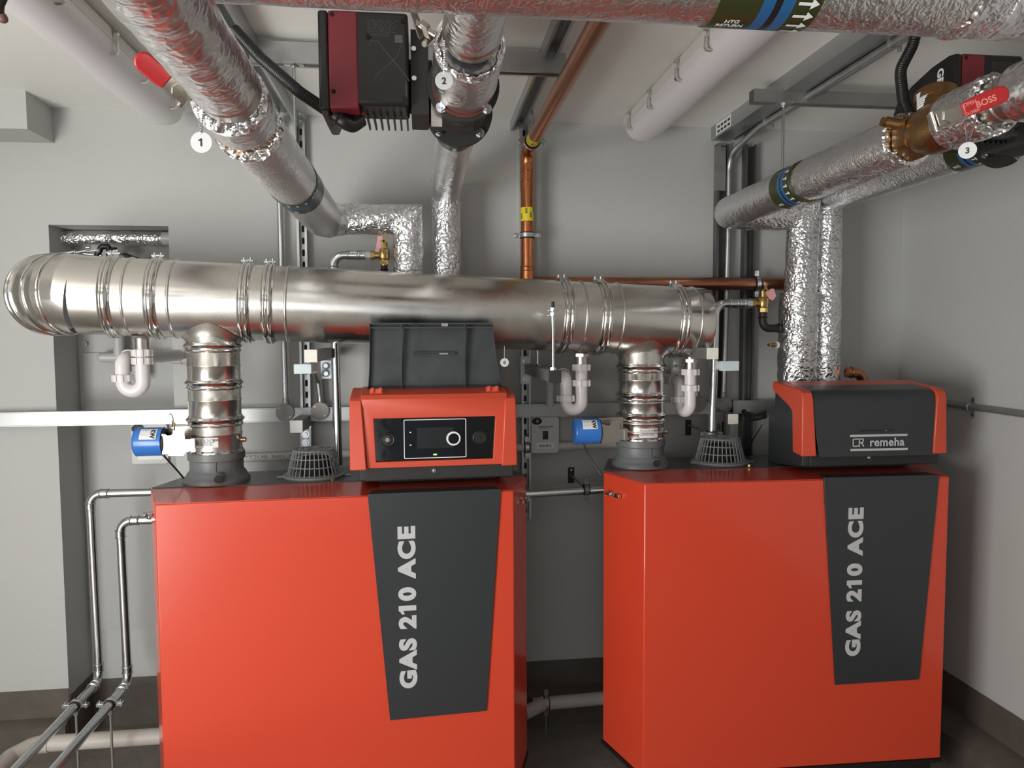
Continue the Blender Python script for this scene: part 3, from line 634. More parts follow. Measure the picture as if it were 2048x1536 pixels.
# pipe 3
X3, Z3, Y3 = 1.262, 2.258, 2.985
P3 = thing('insulated_pipe', 'foil lagged pipe on the right with a bronze check valve, tagged 3', 'pipe', V((X3, 1.6, Z3-.07)))
foil_pipe(P3, 'foil_lagging', [V((X3, 1.27, Z3)), V((X3, 1.45, Z3))], .062, 31)
m = M(NICKEL); m.lathe([(.034, 0), (.050, 0), (.054, .004), (.054, .014), (.047, .018), (.047, .055), (.050, .058), (.050, .10), (.03, .10)], (X3, 1.435, Z3), Y_, 48); build('valve_body', m, P3)
foil_pipe(P3, 'foil_lagging', [V((X3, 1.535, Z3)), V((X3, 1.66, Z3))], .066, 35, FOILC, 0, .003)
crumple(P3, (X3, 1.535, Z3), -Y_, .048, .068, 36)
m = M(BRONZE); m.lathe([(.045, 0), (.058, 0), (.062, .03), (.062, .075), (.056, .10), (.052, .11), (.03, .11)], (X3, 1.655, Z3), Y_, 44); m.hexn((X3, 1.765, Z3), Y_, .060, .05)
m.tube([V((X3, 1.70, Z3)), V((X3+.016, 1.735, Z3+.045)), V((X3+.020, 1.750, Z3+.078))], [.045, .046, .046], 32); m.cyl((X3+.020, 1.750, Z3+.072), (X3+.023, 1.757, Z3+.096), .049, n=32)
m.cyl((X3-.045, 1.80, Z3+.03), (X3-.075, 1.81, Z3+.038), .014, n=16); m.hexn((X3-.073, 1.81, Z3+.037), (-.9, .1, .2), .012, .012)
cvb = build('check_valve', m, P3, label='bronze check valve body')
m = M(TWHT); a = PX(1841, 222, X3-.052); 
c_ = V((X3+.021, 1.753, Z3+.072)); ax = V((.1, .25, .9)).normalized(); uu = V((-1, 0, 0)); vv = ax.cross(uu)
f = lambda s_, h, rr: c_+ax*h+(uu*cos(s_)+vv*sin(s_))*rr
K = 8; vs = [f(-.02+1.08*i/K, h, .0505) for h in (-.022, .020) for i in range(K+1)]; m.add(vs, [(i, i+1, K+2+i, K+1+i) for i in range(K)])
m.use(PRINT)
for j in range(6):
    h = .015-j*.006; [m.add([f(q, h, .0511), f(q+.09, h, .0511), f(q+.09, h-.0016, .0511), f(q, h-.0016, .0511)], [(0, 1, 2, 3)]) for q in [k_*.105 for k_ in range(10)]]
build('paper_label', m, cvb)
crumple(P3, (X3, 1.83, Z3), -Y_, .046, .070, 38)
foil_pipe(P3, 'foil_lagging', [V((X3, 1.82, Z3)), V((X3, 2.3, Z3))], .068, 39, FOILS)
pp = resample(fillet([V((X3, 2.28, Z3)), V((X3, Y3, Z3)), V((X3+.14, Y3, Z3))], .05), .014)
m = M(FOIL); m.tube(pp, .064, 56, disp=.0016, seed=13); build('foil_lagging', m, P3, sharp=80)
xv = P(1604, 600, Y3).x
foil_pipe(P3, 'foil_lagging', [V((X3+.10, Y3, Z3)), V((xv, Y3, Z3)), V((xv-.012, Y3, 1.78))], .066, 41, FOILC, 0, .003)
foil_pipe(P3, 'foil_lagging', [V((xv-.014, Y3, 1.93)), V((xv-.02, Y3, 1.30))], .078, 42, FOILC, 0, .004)
tape(P3, (X3, 2.40, Z3), -Y_, .0685, .135, (-.5, 0, -1), True, 1, 'HTG', .014, 18, .026)
# pipe 4
X4, Z4, Y4 = 1.72, 2.335, 3.02
P4 = thing('insulated_pipe', 'foil lagged pipe nearest the right wall, with the right pump in it', 'pipe', V((X4, 2.1, Z4-.07)))
foil_pipe(P4, 'foil_lagging', [V((X4, 2.06, Z4)), V((X4, Y4, Z4))], .060, 51, FOILS)
foil_pipe(P4, 'foil_lagging', [V((X4, Y4, Z4+.056)), V((X4+.01, Y4, 1.30))], .064, 52, FOILC, 0, .003)
tape(P4, (X4, 2.16, Z4), -Y_, .0615, .13, (-.5, 0, -1), True, 1, 'HTG', .014, 15, .026)
foil_pipe(P4, 'foil_lagging', [V((X4, 1.25, Z4)), V((X4, 1.80, Z4))], .060, 53, FOILS)

# return header across the top
r5 = .088; Z5 = 2.365
tgt = P(1024, 36, 1); el = atan2(tgt.z-CH, 1.0)
Y5 = 1.1
for _ in range(30): Y5 = (Z5-CH)/math.tan(el+math.asin(r5/hypot(Y5, Z5-CH)))
P5 = thing('insulated_pipe', 'wide foil lagged heating return pipe crossing the top of the room', 'pipe', V((.6, Y5, Z5-.09)))
foil_pipe(P5, 'foil_lagging', [V((-1.6, Y5, Z5)), V((1.30, Y5, Z5))], r5-.001, 61, FOILS, 0, .0014)
foil_pipe(P5, 'foil_lagging', [V((1.0, Y5, Z5)), V((2.2, Y5, Z5))], r5+.001, 62, FOIL, 0, .0016)
m = M(FOILC); _q = resample([V((.93, Y5, Z5)), V((.965, Y5, Z5))], .006); m.tube(_q, [r5-.004]+[r5+.002]*(len(_q)-2)+[r5-.004], 56, cap=False, disp=.003, seed=9); build('foil_joint_tape', m, P5)
xa, xb = P(1440, 25, Y5-.06).x, P(1642, 8, Y5-.06).x
tape(P5, ((xa+xb)/2+.006, Y5, Z5), X_, r5+.0005, (xb-xa)*1.02, (0, -1, -.62), True, 1, 'HTG\nRETURN', .0125, 24, .036, .93)
# pipe in the niche
a = P(106, 475, 3.37); b = P(326, 476, 3.37)
NP = thing('insulated_pipe', 'short foil lagged pipe crossing the top of the wall niche', 'pipe', V(((a.x+b.x)/2, 3.37, a.z-.03)))
m = M(FOILC); m.tube(resample([a+X_*.02, V((b.x, 3.37, a.z))], .012), .030, 40, disp=.003, seed=71); build('foil_lagging', m, NP, sharp=80)
m = M(WHITE2); m.cyl(a, a+X_*.05, .029); build('pipe_end', m, NP); m = M(WHITE2); m.cyl(V((b.x, 3.37, a.z)), V((NX1, 3.37, a.z)), .029); build('pipe_end', m, NP)

# ------------------------------------------------------------------ ball valves, tags
def ball_valve(name, label, base, stem, lev_dir, L, wd, txt=None, k=1.):
    base, stem, lv = V(base), V(stem).normalized(), V(lev_dir).normalized(); sd = stem.cross(lv).normalized()
    t = thing('valve_lever', label, 'valve lever', base)
    m = M(NICKEL); m.cyl(base, base+stem*.042, .012*k); m.hexn(base+stem*.036, stem, .015*k, .010); m.obox(base+stem*.020, lv, sd, stem, .05*k, .034*k, .028*k); m.cyl(base+stem*.026-lv*.022-sd*.02, base+stem*.026-lv*.022+sd*.02, .006, n=12); m.obox(base+stem*.040+lv*.012, lv, sd, stem, .07, .026, .0035); build('valve_stem', m, t, bevel=.001)
    m = M(LEVER); o = base+stem*.041+lv*.022
    hw = wd/2; prof = [(0, -hw*.78), (0, hw*.78), (L*.10, hw*.9), (L*.3, hw), (L*.86, hw)]+[(L*.86+hw*.9*sin(a), hw*cos(a)) for a in [pi*k/8 for k in range(1, 8)]]+[(L*.86, -hw), (L*.3, -hw), (L*.1, -hw*.9)]
    m.prism(prof, o, lv, sd, stem, .007); lb = build('red_handle', m, t, bevel=.003, label='red plastic coated handle')
    if txt:
        m = M(PRINTR); side = txt[1]; put_text(m, 'BOSS', o+lv*L*.50+stem*(.0075 if side > 0 else -.0005)-sd*side*.006, lv*1, sd*side, .016, .0004, 'CENTER'); put_text(m, 'OPEN', o+lv*L*.16+stem*(.0075 if side > 0 else -.0005)+sd*side*.004, lv, sd*side, .009, .0002); put_text(m, 'CLOSED', o+lv*L*.16+stem*(.0075 if side > 0 else -.0005)-sd*side*.012, lv, sd*side, .007, .0002)
        build('lettering', m, lb)
    return t
def tagdisc(num, label, c, r, anchors, face=-1):
    t = thing('number_tag', label, 'tag', V(c)-Z_*r, group=None)
    m = M(TAG); c = V(c); nrm = (V((0, 0, CH))-c); nrm.z = 0; nrm = V((0, -1, 0)) if abs(c.x) < .6 else nrm.normalized(); u = V((0, 0, 1)).cross(nrm).normalized()
    m.cyl(c, c+nrm*.0016, r, n=40); d = build('disc', m, t)
    m = M(INK); put_text(m, num, c+nrm*.002-Z_*r*.36, u, Z_, r*1.0, r*.035, 'CENTER'); (m.add([c+nrm*.002+u*a+Z_*b for a, b in ((-r*.04, r*.36), (-r*.04, r*.16), (-r*.26, r*.08), (-r*.26, r*.20))], [(0, 1, 2, 3)]) if num == '1' else None); build('number', m, d)
    m = M(CHROME)
    for a in anchors:
        a = V(a); e = c+Z_*r*.78; k = int((a-e).length/.0045)
        for i in range(k+1): m.ball(e.lerp(a, i/k), .0020, 6, 4)
    if anchors: build('ball_chain', m, t, kind='stuff')
    return t
# valve 1: lever left of pipe 1
b1 = PX(348, 168, X1-.058) if False else V((X1-.052, 1.455, Z1-.004))
_S = P(334, 164, 1.47); _lv = P(270, 108, 1.43)-_S; _L = _lv.length; _lv.normalize(); _st = -ray(300, 140).normalized(); _st = (_st-_lv*_st.dot(_lv)).normalized()
ball_valve('v', 'red valve lever sticking out left of the pipe tagged 1', _S-_st*.041-_lv*.022, _st, _lv, _L*.86, .036, None, .8)
tagdisc('1', 'round white tag numbered 1 hanging on a bead chain', P(403, 285, 1.50), .0198, [P(392, 196, 1.47), P(408, 206, 1.46)])
ball_valve('v', 'red valve lever above the left pump, beside the pipe tagged 2', P(872, 72, 1.45), P(850, 58, 1.45)-P(872, 72, 1.45), P(828, 12, 1.43)-P(842, 50, 1.45), .060, .020, None, .5)
tagdisc('2', 'round white tag numbered 2 lying against the foil of the middle pipe', P(888, 162, 1.44), .0168, [P(889, 82, 1.45)])
vb3 = P(1930, 238, 1.44)
_S = P(1924, 221, 1.31); _lv = (P(2008, 187, 1.29)-_S).normalized(); _st = -ray(1965, 200).normalized(); _st = (_st-_lv*_st.dot(_lv)).normalized()
ball_valve('v', 'bright red lettered valve lever on the pipe tagged 3', _S-_st*.041-_lv*.022, _st, _lv, .080, .032, ('BOSS', 1))
tagdisc('3', 'round white tag numbered 3 hanging on a bead chain below the right valve', P(1935, 301, 1.33), .0155, [P(1931, 245, 1.42), P(1951, 240, 1.42)])
c = P(1009, 725, 2.62); kt = tagdisc('0', 'small round white tag hanging on a wire under the flue header', c, .0155, []); m = M(ZINCD); m.cyl(c+Z_*.012, P(1009, 692, 2.62), .0012, n=6); build('wire', m, kt)

# ------------------------------------------------------------------ pumps
def pump(label, x, y, z, ftxt):
    t = thing('circulation_pump', label, 'pump', V((x, y, z)), local=True)
    m = M(BLKM); m.lathe([(.04, -.118), (.083, -.118), (.083, -.100), (.045, -.098), (.045, -.05), (.068, -.03), (.070, .03), (.045, .05), (.045, .085), (.086, .087), (.086, .105), (.04, .105)], (0, 0, 0), Y_, 48); m.lathe([(.001, 0), (.07, 0), (.07, .10), (.06, .12), (.001, .12)], (.03, 0, .0), V((-1, 0, .0)), 40)
    vol = build('volute', m, t)
    m = M(BLKM); m.lathe([(.062, 0), (.062, .16), (.055, .17), (.001, .17)], (-.07, -.0, .03), V((-1, 0, 0)), 40); m.obox((-.10, -.04, .03), X_, Y_, Z_, .04, .13, .19); build('motor', m, t)
    m = M(GASKET)
    for yy_ in (-.122, .105): m.cyl((0, yy_, 0), (0, yy_+.004, 0), .074 if yy_ < 0 else .082, n=40)
    build('gasket', m, vol)
    for sx in (-1, 1):
        for sz in (-1, 1):
            for yy_, dr in ((-.118, -1), (.087, -1)):
                m = M(CHROME); p = V((sx*.052, yy_, sz*.052)); m.cyl(p, p+Y_*dr*.003, .0125, n=20); m.hexn(p+Y_*dr*.003, Y_*dr, .010, .008); m.cyl(p+Y_*dr*.008, p+Y_*dr*.015, .005, n=12)
                build('flange_bolt', m, vol)
    # electronics head
    x0, x1, y0, y1, z0, z1 = -.318, -.125, -.13, .065, -.065, .152
    m = M(BLACK); m.box(x0+.018, x1, y0, y1-.08, z0+.01, z1); hd_ = build('head_body', m, t, bevel=.008)
    m = M(PUMPRED); m.box(x0+.016, x0+.081, y0-.003, y1-.078, z0, z1-.004); build('red_cover', m, t, bevel=.004)
    m = M(BLACK); pl = [(-.134, .148), (-.107, .152), (-.043, .145), (.039, .123), (.105, .093), (.133, .045), (.137, .015), (.132, -.045), (.09, -.066), (0, -.070), (-.134, -.070)]
    m.prism(pl, (x0+.016, 0, 0), Y_, Z_, -X_, .022); fp = build('end_cover', m, t, bevel=.006)
    m = M(TWHT); put_text(m, 'GRUNDFOS', (x0-.0068, y0+.060, z1-.024), V((0, 0, -1)), V((0, -1, 0)), .032, .0012, 'LEFT'); m.use(YELLOW); m.cyl((x0-.006, y0+.235, z0+.050), (x0-.0068, y0+.235, z0+.050), .014, n=24); m.use(INK); m.box(x0-.0072, x0-.0069, y0+.230, y0+.241, z0+.043, z0+.059); build('lettering', m, fp)
    m = M(BLACK)
    for i in range(7): m.box(x0+.092+i*.0155, x0+.0965+i*.0155, y0+.05, y1-.02, z0+.001, z0+.012)
    build('cooling_fins', m, t, bevel=.001)
    m = M(MESHBK)
    for px_, pz_ in ((x0+.026, z1-.013), (x0+.026, z0+.036), (x0+.104, .095), (x1-.010, z1-.02), (x1-.010, z0+.026)): m.cyl((px_, y0-.0032, pz_), (px_, y0-.001, pz_), .0055, n=16)
    build('screw_hole', m, t)
    m = M(PRINT)
    for j in range(7):
        xx = x0+.102
        while xx < x1-.03: l = random.uniform(.006, .02); m.box(xx, xx+l, y0-.0006, y0, z1-.022-j*.004, z1-.0212-j*.004); xx += l+.004
    m.box(x1-.03, x1-.013, y0-.0006, y0, z1-.068, z1-.051)
    for j in range(6): m.torus((x0+.107+j*.008, y0, z1-.052), Y_, .003, .0005, 12, 4)
    # scuffed cross on the cover
    for a_ in range(14): pass
    m.tube([V((x0+.105, y0, .075)), V((x0+.112, y0, .088)), V((x0+.125, y0, .085)), V((x0+.150, y0, .055)), V((x0+.180, y0, .020)), V((x0+.195, y0, .0))], .0006, 5); m.tube([V((x1-.012, y0, .088)), V((x0+.165, y0, .05)), V((x0+.13, y0, .02)), V((x0+.115, y0, .002))], .0006, 5)
    build('rating_print', m, hd_)
    m = M(CHROME)
    for zz in (.012, .078): m.cyl((x1+.012, y0+.025, zz), (x1+.012, y0+.012, zz), .0055, n=16)
    build('motor_screw', m, t)
    m = M(NICKEL); m.box(-.075, -.050, -.10, -.096, -.09, .03); build('lifting_plate', m, t)
    return t
PU1 = pump('left circulation pump, dark red and black head on the middle pipe', X2, 1.865, Z2-.005, 1)
PU2 = pump('right circulation pump behind the bronze check valve, maker\'s name on its end', X4-.012, 1.955, Z4-.003, 2)
def corrugated(label, pts, r):
    pp = resample(fillet(pts, .08, 10), .0020); m = M(BLACK); m.tube(pp, [r+(.0016, .0016, -.0012)[i % 3] for i in range(len(pp))], 16); return build('corrugated_conduit', m, label=label, category='conduit', sharp=80)
corrugated('black corrugated conduit slanting down to the left pump', [P(470, 60, 1.95), P(520, 115, 1.90), P(600, 185, 1.82), P(690, 245, 1.78)], .0125)
m = M(BLACK); a = P(688, 243, 1.78); b = P(722, 238, 1.80); m.tube(fillet([P(672, 230, 1.78), a, P(705, 250, 1.79), b], .01), .018, 16); m.torus(P(680, 237, 1.78), P(688, 243, 1.78)-P(672, 230, 1.78), .016, .004, 20, 6); m.use(LEVER); m.box(b.x+.0, b.x+.008, 1.785, 1.797, b.z-.004, b.z+.010)
build('cable_gland', m, label='black elbow cable gland under the left pump head', category='cable gland', bevel=0)
corrugated('black corrugated conduit dropping behind the bronze check valve', [P(1833, 60, 1.95), P(1826, 90, 1.95), P(1800, 140, 1.94), P(1806, 200, 1.92), P(1822, 240, 1.90)], .0135)

# ------------------------------------------------------------------ lamps on the ceiling
def lamp(label, xl, xr, side, ye, clips):
    t = thing('ceiling_light', label, 'ceiling light', V(((xl+xr)/2, 1.9, 2.56)))
    y0 = .75; c = (xl+xr)/2; hw = (xr-xl)/2
    m = M(TRAY); m.prism([(-hw, 2.630), (-hw+.004, 2.668), (-hw+.02, 2.68), (hw-.02, 2.68), (hw-.004, 2.668), (hw, 2.630)], (c, y0, 0), X_, Z_, Y_, ye-y0); build('tray', m, t, bevel=.003)
    m = M(LAMP); rings = []
    sec = [(-hw*.96*cos(a)*1.0, 2.632-.068*abs(sin(a))**.75) for a in [pi*k/16 for k in range(17)]]
    for q, sc in ((y0, 1), (ye-.05, 1), (ye-.025, .97), (ye-.008, .88), (ye+.002, .70)):
        rings.append([V((c+x*sc, q, 2.632-(2.632-z)*sc)) for x, z in sec])
    m.loft(rings); build('diffuser', m, t, sharp=70)
    for y in clips:
        s = 1 if side == 'r' else -1; x = c+s*hw; m = M(STEEL2)
        m.box(min(x, x+s*.004), max(x, x+s*.004), y-.008, y+.008, 2.632, 2.668); m.prism([(0, 2.64), (.010, 2.635), (.012, 2.600), (.006, 2.592), (-.010, 2.590), (-.010, 2.5935), (.003, 2.596), (.007, 2.602), (.005, 2.63), (0, 2.635)], (x, y-.007, 0), X_*s, Z_, Y_, .014)
        m.cyl((x+s*.008, y-.008, 2.655), (x+s*.008, y+.008, 2.655), .006, n=10); build('clip', m, t)
lamp('long batten ceiling light on the left, clips along its right side', -1.050, -.893, 'r', 3.06, [2.04, 2.38, 2.62, 2.90])
lamp('long batten ceiling light on the right, clips along its left side', .850, 1.010, 'l', 3.10, [1.55, 2.16, 2.42, 2.72, 2.99])

# ------------------------------------------------------------------ strut channels
CW = .0413
def uprof(wd=CW, dp=CW, t_=.0025, lip=.0095, back=.007): # open side at +v
    h = wd/2
    return [(-h, 0), (h, 0), (h, dp), (h-lip, dp), (h-lip, dp-back), (h-lip+.002, dp-back), (h-lip+.002, dp-t_), (h-t_, dp-t_), (h-t_, t_), (-h+t_, t_), (-h+t_, dp-t_), (-h+lip-.002, dp-t_), (-h+lip-.002, dp-back), (-h+lip, dp-back), (-h+lip, dp), (-h, dp)]
def strut(label, a, b, open_dir, wd=CW, dp=CW, slots=False, group=None, mt_=None):
    a, b = V(a), V(b); w_ = (b-a).normalized(); v = V(open_dir); u = v.cross(w_).normalized(); m = M(mt_ or ZINC)
    m.prism(uprof(wd, dp), a, u, v, w_, (b-a).length)
    if slots:
        m.use(BLKM); L = (b-a).length; k = int(L/.05)
        for i in range(k):
            c_ = a+w_*(.03+i*.05)+v*.003; m.prism([(x, z) for x, z in rrect(-.006, .006, -.014, .014, .0058)], c_, u, w_, v, .0006)
    kw = dict(label=label, category='strut channel')
    return build('strut_channel', m, **kw)
fy = WY
xm = P(1043, 420, fy).x+.012
strut('upright strut channel on the back wall behind the copper gas pipe', (xm, fy, .95), (xm, fy, 2.66), -Y_, slots=True)
xl = P(610, 620, fy).x
strut('slotted upright strut channel on the back wall behind the pipe tagged 1', (xl, fy, 1.28), (xl, fy, 2.66), -Y_, slots=True)
x_a, x_b = P(1437, 500, fy).x, P(1492, 500, fy).x
strut('left one of the paired upright strut channels on the back wall', (x_a, fy, .9), (x_a, fy, 2.60), -Y_, wd=.052, mt_=ZINCSHADE)
strut('right one of the paired upright strut channels on the back wall', (x_b, fy, .9), (x_b, fy, 2.60), -Y_, wd=.052, mt_=ZINCSHADE)
strut('ceiling strut channel left of the left pump, running front to back', (-.53, .8, CZ), (-.53, 3.2, CZ), -Z_, wd=.075, dp=.06)
strut('ceiling strut channel beside the copper gas pipe, running front to back', (.415, .9, CZ), (.415, 3.24, CZ), -Z_, wd=.05)
strut('wide ceiling strut channel on the right, running front to back', (1.335, .9, CZ-.06), (1.335, 3.24, CZ-.06), Z_, wd=.085, dp=.06)
strut('narrow ceiling strut channel on the right with its open slot showing', (1.425, .9, CZ), (1.425, 3.24, CZ), -Z_, wd=.05, dp=.055)
a = P(505, 103, 2.40); b = P(1132, 133, 2.40)
strut('cross strut channel behind the left pump', (a.x-.02, 2.42, 2.578), (b.x, 2.42, 2.578), -Z_, dp=.058) if False else None
m = M(ZINC); zt = P(700, 88, 2.40).z; zb_ = P(700, 130, 2.40).z; m.prism(uprof(.041, zt-zb_), (a.x-.01, 2.42, zt), Y_, -Z_, X_, b.x-a.x+.01); m.use(PRINTR)
build('strut_channel', m, label='cross strut channel behind the left pump', category='strut channel')
zt = P(1650, 182, 2.57).z; zb_ = P(1650, 207, 2.57).z; a = P(1508, 190, 2.57); b = P(1830, 207, 2.57)
m = M(ZINCD); m.prism(uprof(.041, .045), (a.x, 2.59, zt), Y_, -Z_, X_, b.x-a.x+.45); build('strut_channel', m, label='cross strut channel left of the right pump', category='strut channel')
# hanger rods
def rod(label, px, py, Y, zt, zb, r=.005, pl=True):
    x = P(px, py, Y).x; m = M(CHROME); m.cyl((x, Y, zb), (x, Y, zt), r, n=12); m.hexn((x, Y, zt-.010), Z_, .011, .009)
    if pl: m.use(ZINC); m.box(x-.03, x+.03, Y-.022, Y+.022, zt-.002, zt+.003)
    return build('threaded_rod', m, label=label, category='threaded rod')
rod('threaded hanger rod above the pipe tagged 1', 589, 200, 2.42, P(589, 128, 2.42).z, Z1+.074)
rod('threaded hanger rod on the right, above the lagged pipe with the bronze valve', 1566, 260, 2.59, P(1566, 208, 2.59).z, Z3+.04)
m = M(ZINC); p = P(1440, 340, fy-.045); 
m.box(p.x-.025, p.x+.025, fy-.048, fy-.042, p.z-.09, p.z+.10); m.use(CHROME)
for y_ in (292, 318, 340): q = P(1439, y_, fy-.05); m.hexn(q, -Y_, .009, .008)
build('joint_plate', m, label='bolted flat joint plate at the top of the paired struts', category='plate')
m = M(TWHT); q0 = P(1428, 262, 3.02); qx = 1.335-.0435
A = PX(1430, 262, qx); B = PX(1450, 250, qx)
m.box(qx-.0006, qx, 3.02, 3.18, 2.626, 2.676); m.use(INK)
for i in range(4):
    for j in range(2): m.box(qx-.001, qx-.0005, 3.03+i*.036, 3.055+i*.036, 2.634+j*.02, 2.644+j*.02)
build('strut_label', m, label='small white printed label on the end of the wide ceiling strut', category='label')

# trunking
def trunk(px0, px1, label):
    x0 = P(px0, 830, fy-.05).x if px0 is not None else -2.48; x1 = P(px1, 815, fy-.05).x
    za, zb = 1.401, 1.459
    m = M(TRUNK); m.box(x0, x1, fy-.05, fy, za, zb); m.box(x0, x1, fy-.052, fy-.0, zb-.004, zb+.001); m.box(x0, x1, fy-.052, fy-.002, za-.001, za+.004); return build('cable_trunking', m, label=label, category='trunking', bevel=.001)
trunk(None, 1431, 'long galvanised cable trunking across the back wall')
trunk(1466, 1565, 'short galvanised cable trunking between the round box and the right boiler')
# conduits with round boxes
def rbox(label, px, py, Y, r, dark=False, up=True):
    c = P(px, py, Y); m = M(ZINCD if dark else ZINC); t = thing('conduit_box', label, 'conduit box', c-Z_*r)
    m.cyl(c+Y_*.035, c, r, n=40); m.cyl(c+Z_*(r-.004)+Y_*.018, c+Z_*(r+.022)+Y_*.018, .0135, n=20); build('box_body', m, t, bevel=.001)
    m = M(ZINCD); m.lathe([(.001, 0), (r*1.0, 0), (r*1.0, .002), (r*.96, .0035), (.001, .0035)], c, -Y_, 40); cv = build('cover', m, t)
    m = M(ZINCD); d = V((cos(-.75), 0, sin(-.75))); put_text(m, 'metpro', c-Y_*.0045-V((-d.z, 0, d.x))*r*.12, d, V((-d.z, 0, d.x)), r*.42, r*.01); build('lettering', m, cv)
    for s_ in (-1, 1): m = M(BRASS); m.cyl(c-Y_*.0035+d*s_*r*.72, c-Y_*.006+d*s_*r*.72, .0038, n=12); build('cover_screw', m, t)
    return c
YB = fy-.062
cA = rbox('round metal conduit box on the trunking under the long conduit', 570, 825, YB, .038)
cB = rbox('round metal conduit box on the trunking, right of its twin', 640, 822, YB, .038)
cC = rbox('dark round conduit box at the right end, beside the right boiler control unit', 1450, 809, YB, .034, True)
cD = rbox('round conduit box half hidden behind the white trap under the capped flue end', 1396, 808, YB, .036)
m = M(CHROME); x = cA.x; m.tube(fillet([V((x, YB+.018, cA.z+.05)), V((x-.004, YB+.018, 2.0)), V((P(557, 360, YB).x, YB+.018, P(557, 300, YB).z)), V((P(557, 360, YB).x, YB+.018, 2.66))], .1), .0125, 16); build('steel_conduit', m, label='long upright steel conduit left of the slotted strut', category='conduit')
m = M(ZINC); m.tube(fillet([V((cB.x, YB+.018, cB.z+.05)), P(636, 758, YB+.01), P(628, 741, YB-.12)], .03), .0125, 16); build('steel_conduit', m, label='short bent steel conduit above the right twin conduit box', category='conduit')
m = M(ZINC); xc = cC.x; zc_ = P(1468, 262, 3.1).z; m.tube(fillet([V((xc, YB+.018, cC.z+.05)), V((xc+.012, YB+.018, 2.2)), V((P(1462, 300, YB).x, YB+.018, 2.55)), V((1.385, 2.95, 2.606)), V((1.385, .95, 2.606))], .09, 10), .0125, 16); build('steel_conduit', m, label='galvanised conduit rising on the right and bending along the ceiling strut', category='conduit')
for k, (px_, py_) in enumerate(((1497, 243), (1738, 85))):
    q = PZ(px_, py_, 2.606); m = M(ZINC); m.torus((1.385, q.y, 2.606), Y_, .0145, .003, 24, 8); m.box(1.37, 1.40, q.y-.008, q.y+.008, 2.612, 2.63); m.cyl((1.408, q.y, 2.60), (1.408, q.y, 2.585), .006, n=10)
    build('conduit_saddle', m, label='conduit clip on the ceiling strut, %s' % ('near the back wall' if k == 0 else 'nearer the return pipe'), category='clip')
# cantilever brackets
def arm(label, px, py, Yf, capm, plate=None, sz=.041):
    c = P(px, py, Yf); h = sz/2; t = thing('cantilever_bracket', label, 'bracket', V((c.x, fy-.05, c.z-h)))
    m = M(ZINCD); m.box(c.x-h, c.x+h, Yf, fy-.045, c.z-h, c.z+h); build('arm', m, t, bevel=.002)
    m = M(capm); m.box(c.x-h-.001, c.x+h+.001, Yf-.006, Yf+.004, c.z-h-.001, c.z+h+.001); build('end_cap', m, t, bevel=.0015)
    m = M(ZINC); x0, z0_, z1_ = (c.x, c.z-.075, c.z+.075) if not plate else (P(plate[0], plate[1], fy-.045).x, P(plate[0], plate[2], fy-.045).z, P(plate[0], plate[1], fy-.045).z)
    m.box(x0-.022, x0+.022, fy-.049, fy-.042, z0_, z1_); pl = build('base_plate', m, t)
    for zz in (z0_+.022, z1_-.022):
        m = M(BLUEW if plate and plate[3] else CHROME); m.cyl((x0, fy-.049, zz), (x0, fy-.052, zz), .016, n=24); m.use(CHROME); m.hexn((x0, fy-.052, zz), -Y_, .010, .009); build('bolt', m, pl)
    return c
cbk = arm('cantilever bracket with a black end cap between the boilers', 1110, 753, 2.56, BLKM, (1051, 712, 768, 0))
arm('cantilever bracket with a rust spotted cream end cap under the flue header', 622, 712, 2.56, CREAM, (652, 721, 757, 1))
arm('cantilever bracket with a grey end cap below the twin conduit boxes', 593, 853, 2.98, PLATE, (611, 858, 896, 0), .047)
arm('cantilever bracket with a cream end cap under the capped end of the flue header', 1425, 707, 2.66, CREAM, (1352, 716, 748, 0))
arm('cantilever bracket with a pale end cap below the dark round conduit box', 1466, 838, 3.02, CREAM)
def rod2(label, px, y0, y1, Y, nuts):
    a, b = P(px, y0, Y), P(px, y1, Y); b.x = a.x; m = M(CHROME); m.cyl(a, b, .0052, n=12); m.use(BLKM); m.cyl(a-Z_*.0, a-Z_*.03, .0056, n=12); m.use(CHROME); m.hexn(V((b.x, Y, b.z)), Z_, .012, .011)
    for y_ in nuts: z = P(px, y_, Y).z; m.cyl((a.x, Y, z), (a.x, Y, z+.0025), .020, n=20); m.hexn((a.x, Y, z+.0025), Z_, .011, .009)
    return build('threaded_rod', m, label=label, category='threaded rod')
rod2('threaded rod with two washers standing in front of the flue header', 1106, 603, 741, 2.585, (632, 622))
rod2('short threaded rod behind the flue header on the black capped bracket', 1075, 640, 733, 3.0, ())
# pale blue boxes
for (px0, px1, py0, py1, Y, lb) in ((588, 623, 728, 748, 2.62, 'pale blue capped box beside the cream capped bracket on the left'), (1442, 1478, 722, 742, 2.75, 'pale blue capped box over the conduit on the right')):
    a = P(px0, py1, Y); b = P(px1, py0, Y); t = thing('capped_channel', lb, 'bracket', V(((a.x+b.x)/2, Y, a.z)))
    m = M(PALEB); m.box(a.x, b.x, Y-.004, Y+.022, a.z, b.z); build('end_cap', m, t, bevel=.002); m = M(CREAM if px0 < 1000 else PALEB); m.box(a.x+.004, b.x-.002, Y+.022, Y+(.14 if px0 < 1000 else .07), a.z+.004, b.z-.002)
    build('channel', m, t)
    m = M(TWHT); m.box(a.x+.003, b.x-.003, Y-.0045, Y-.004, a.z+.003, b.z-.003) if px0 < 1000 else m.box(a.x-.0005, a.x, Y+.006, Y+.04, a.z+.01, b.z-.008)
    if px0 > 1000: build('cap_window', m, t)
m = M(CREAM); a = P(612, 684, 2.83); b = P(636, 682, 2.83); m.box(a.x, b.x, 2.82, 2.86, a.z, a.z+.006); build('spacer_strip', m, label='thin cream strip touching the underside of the flue header', category='strip')

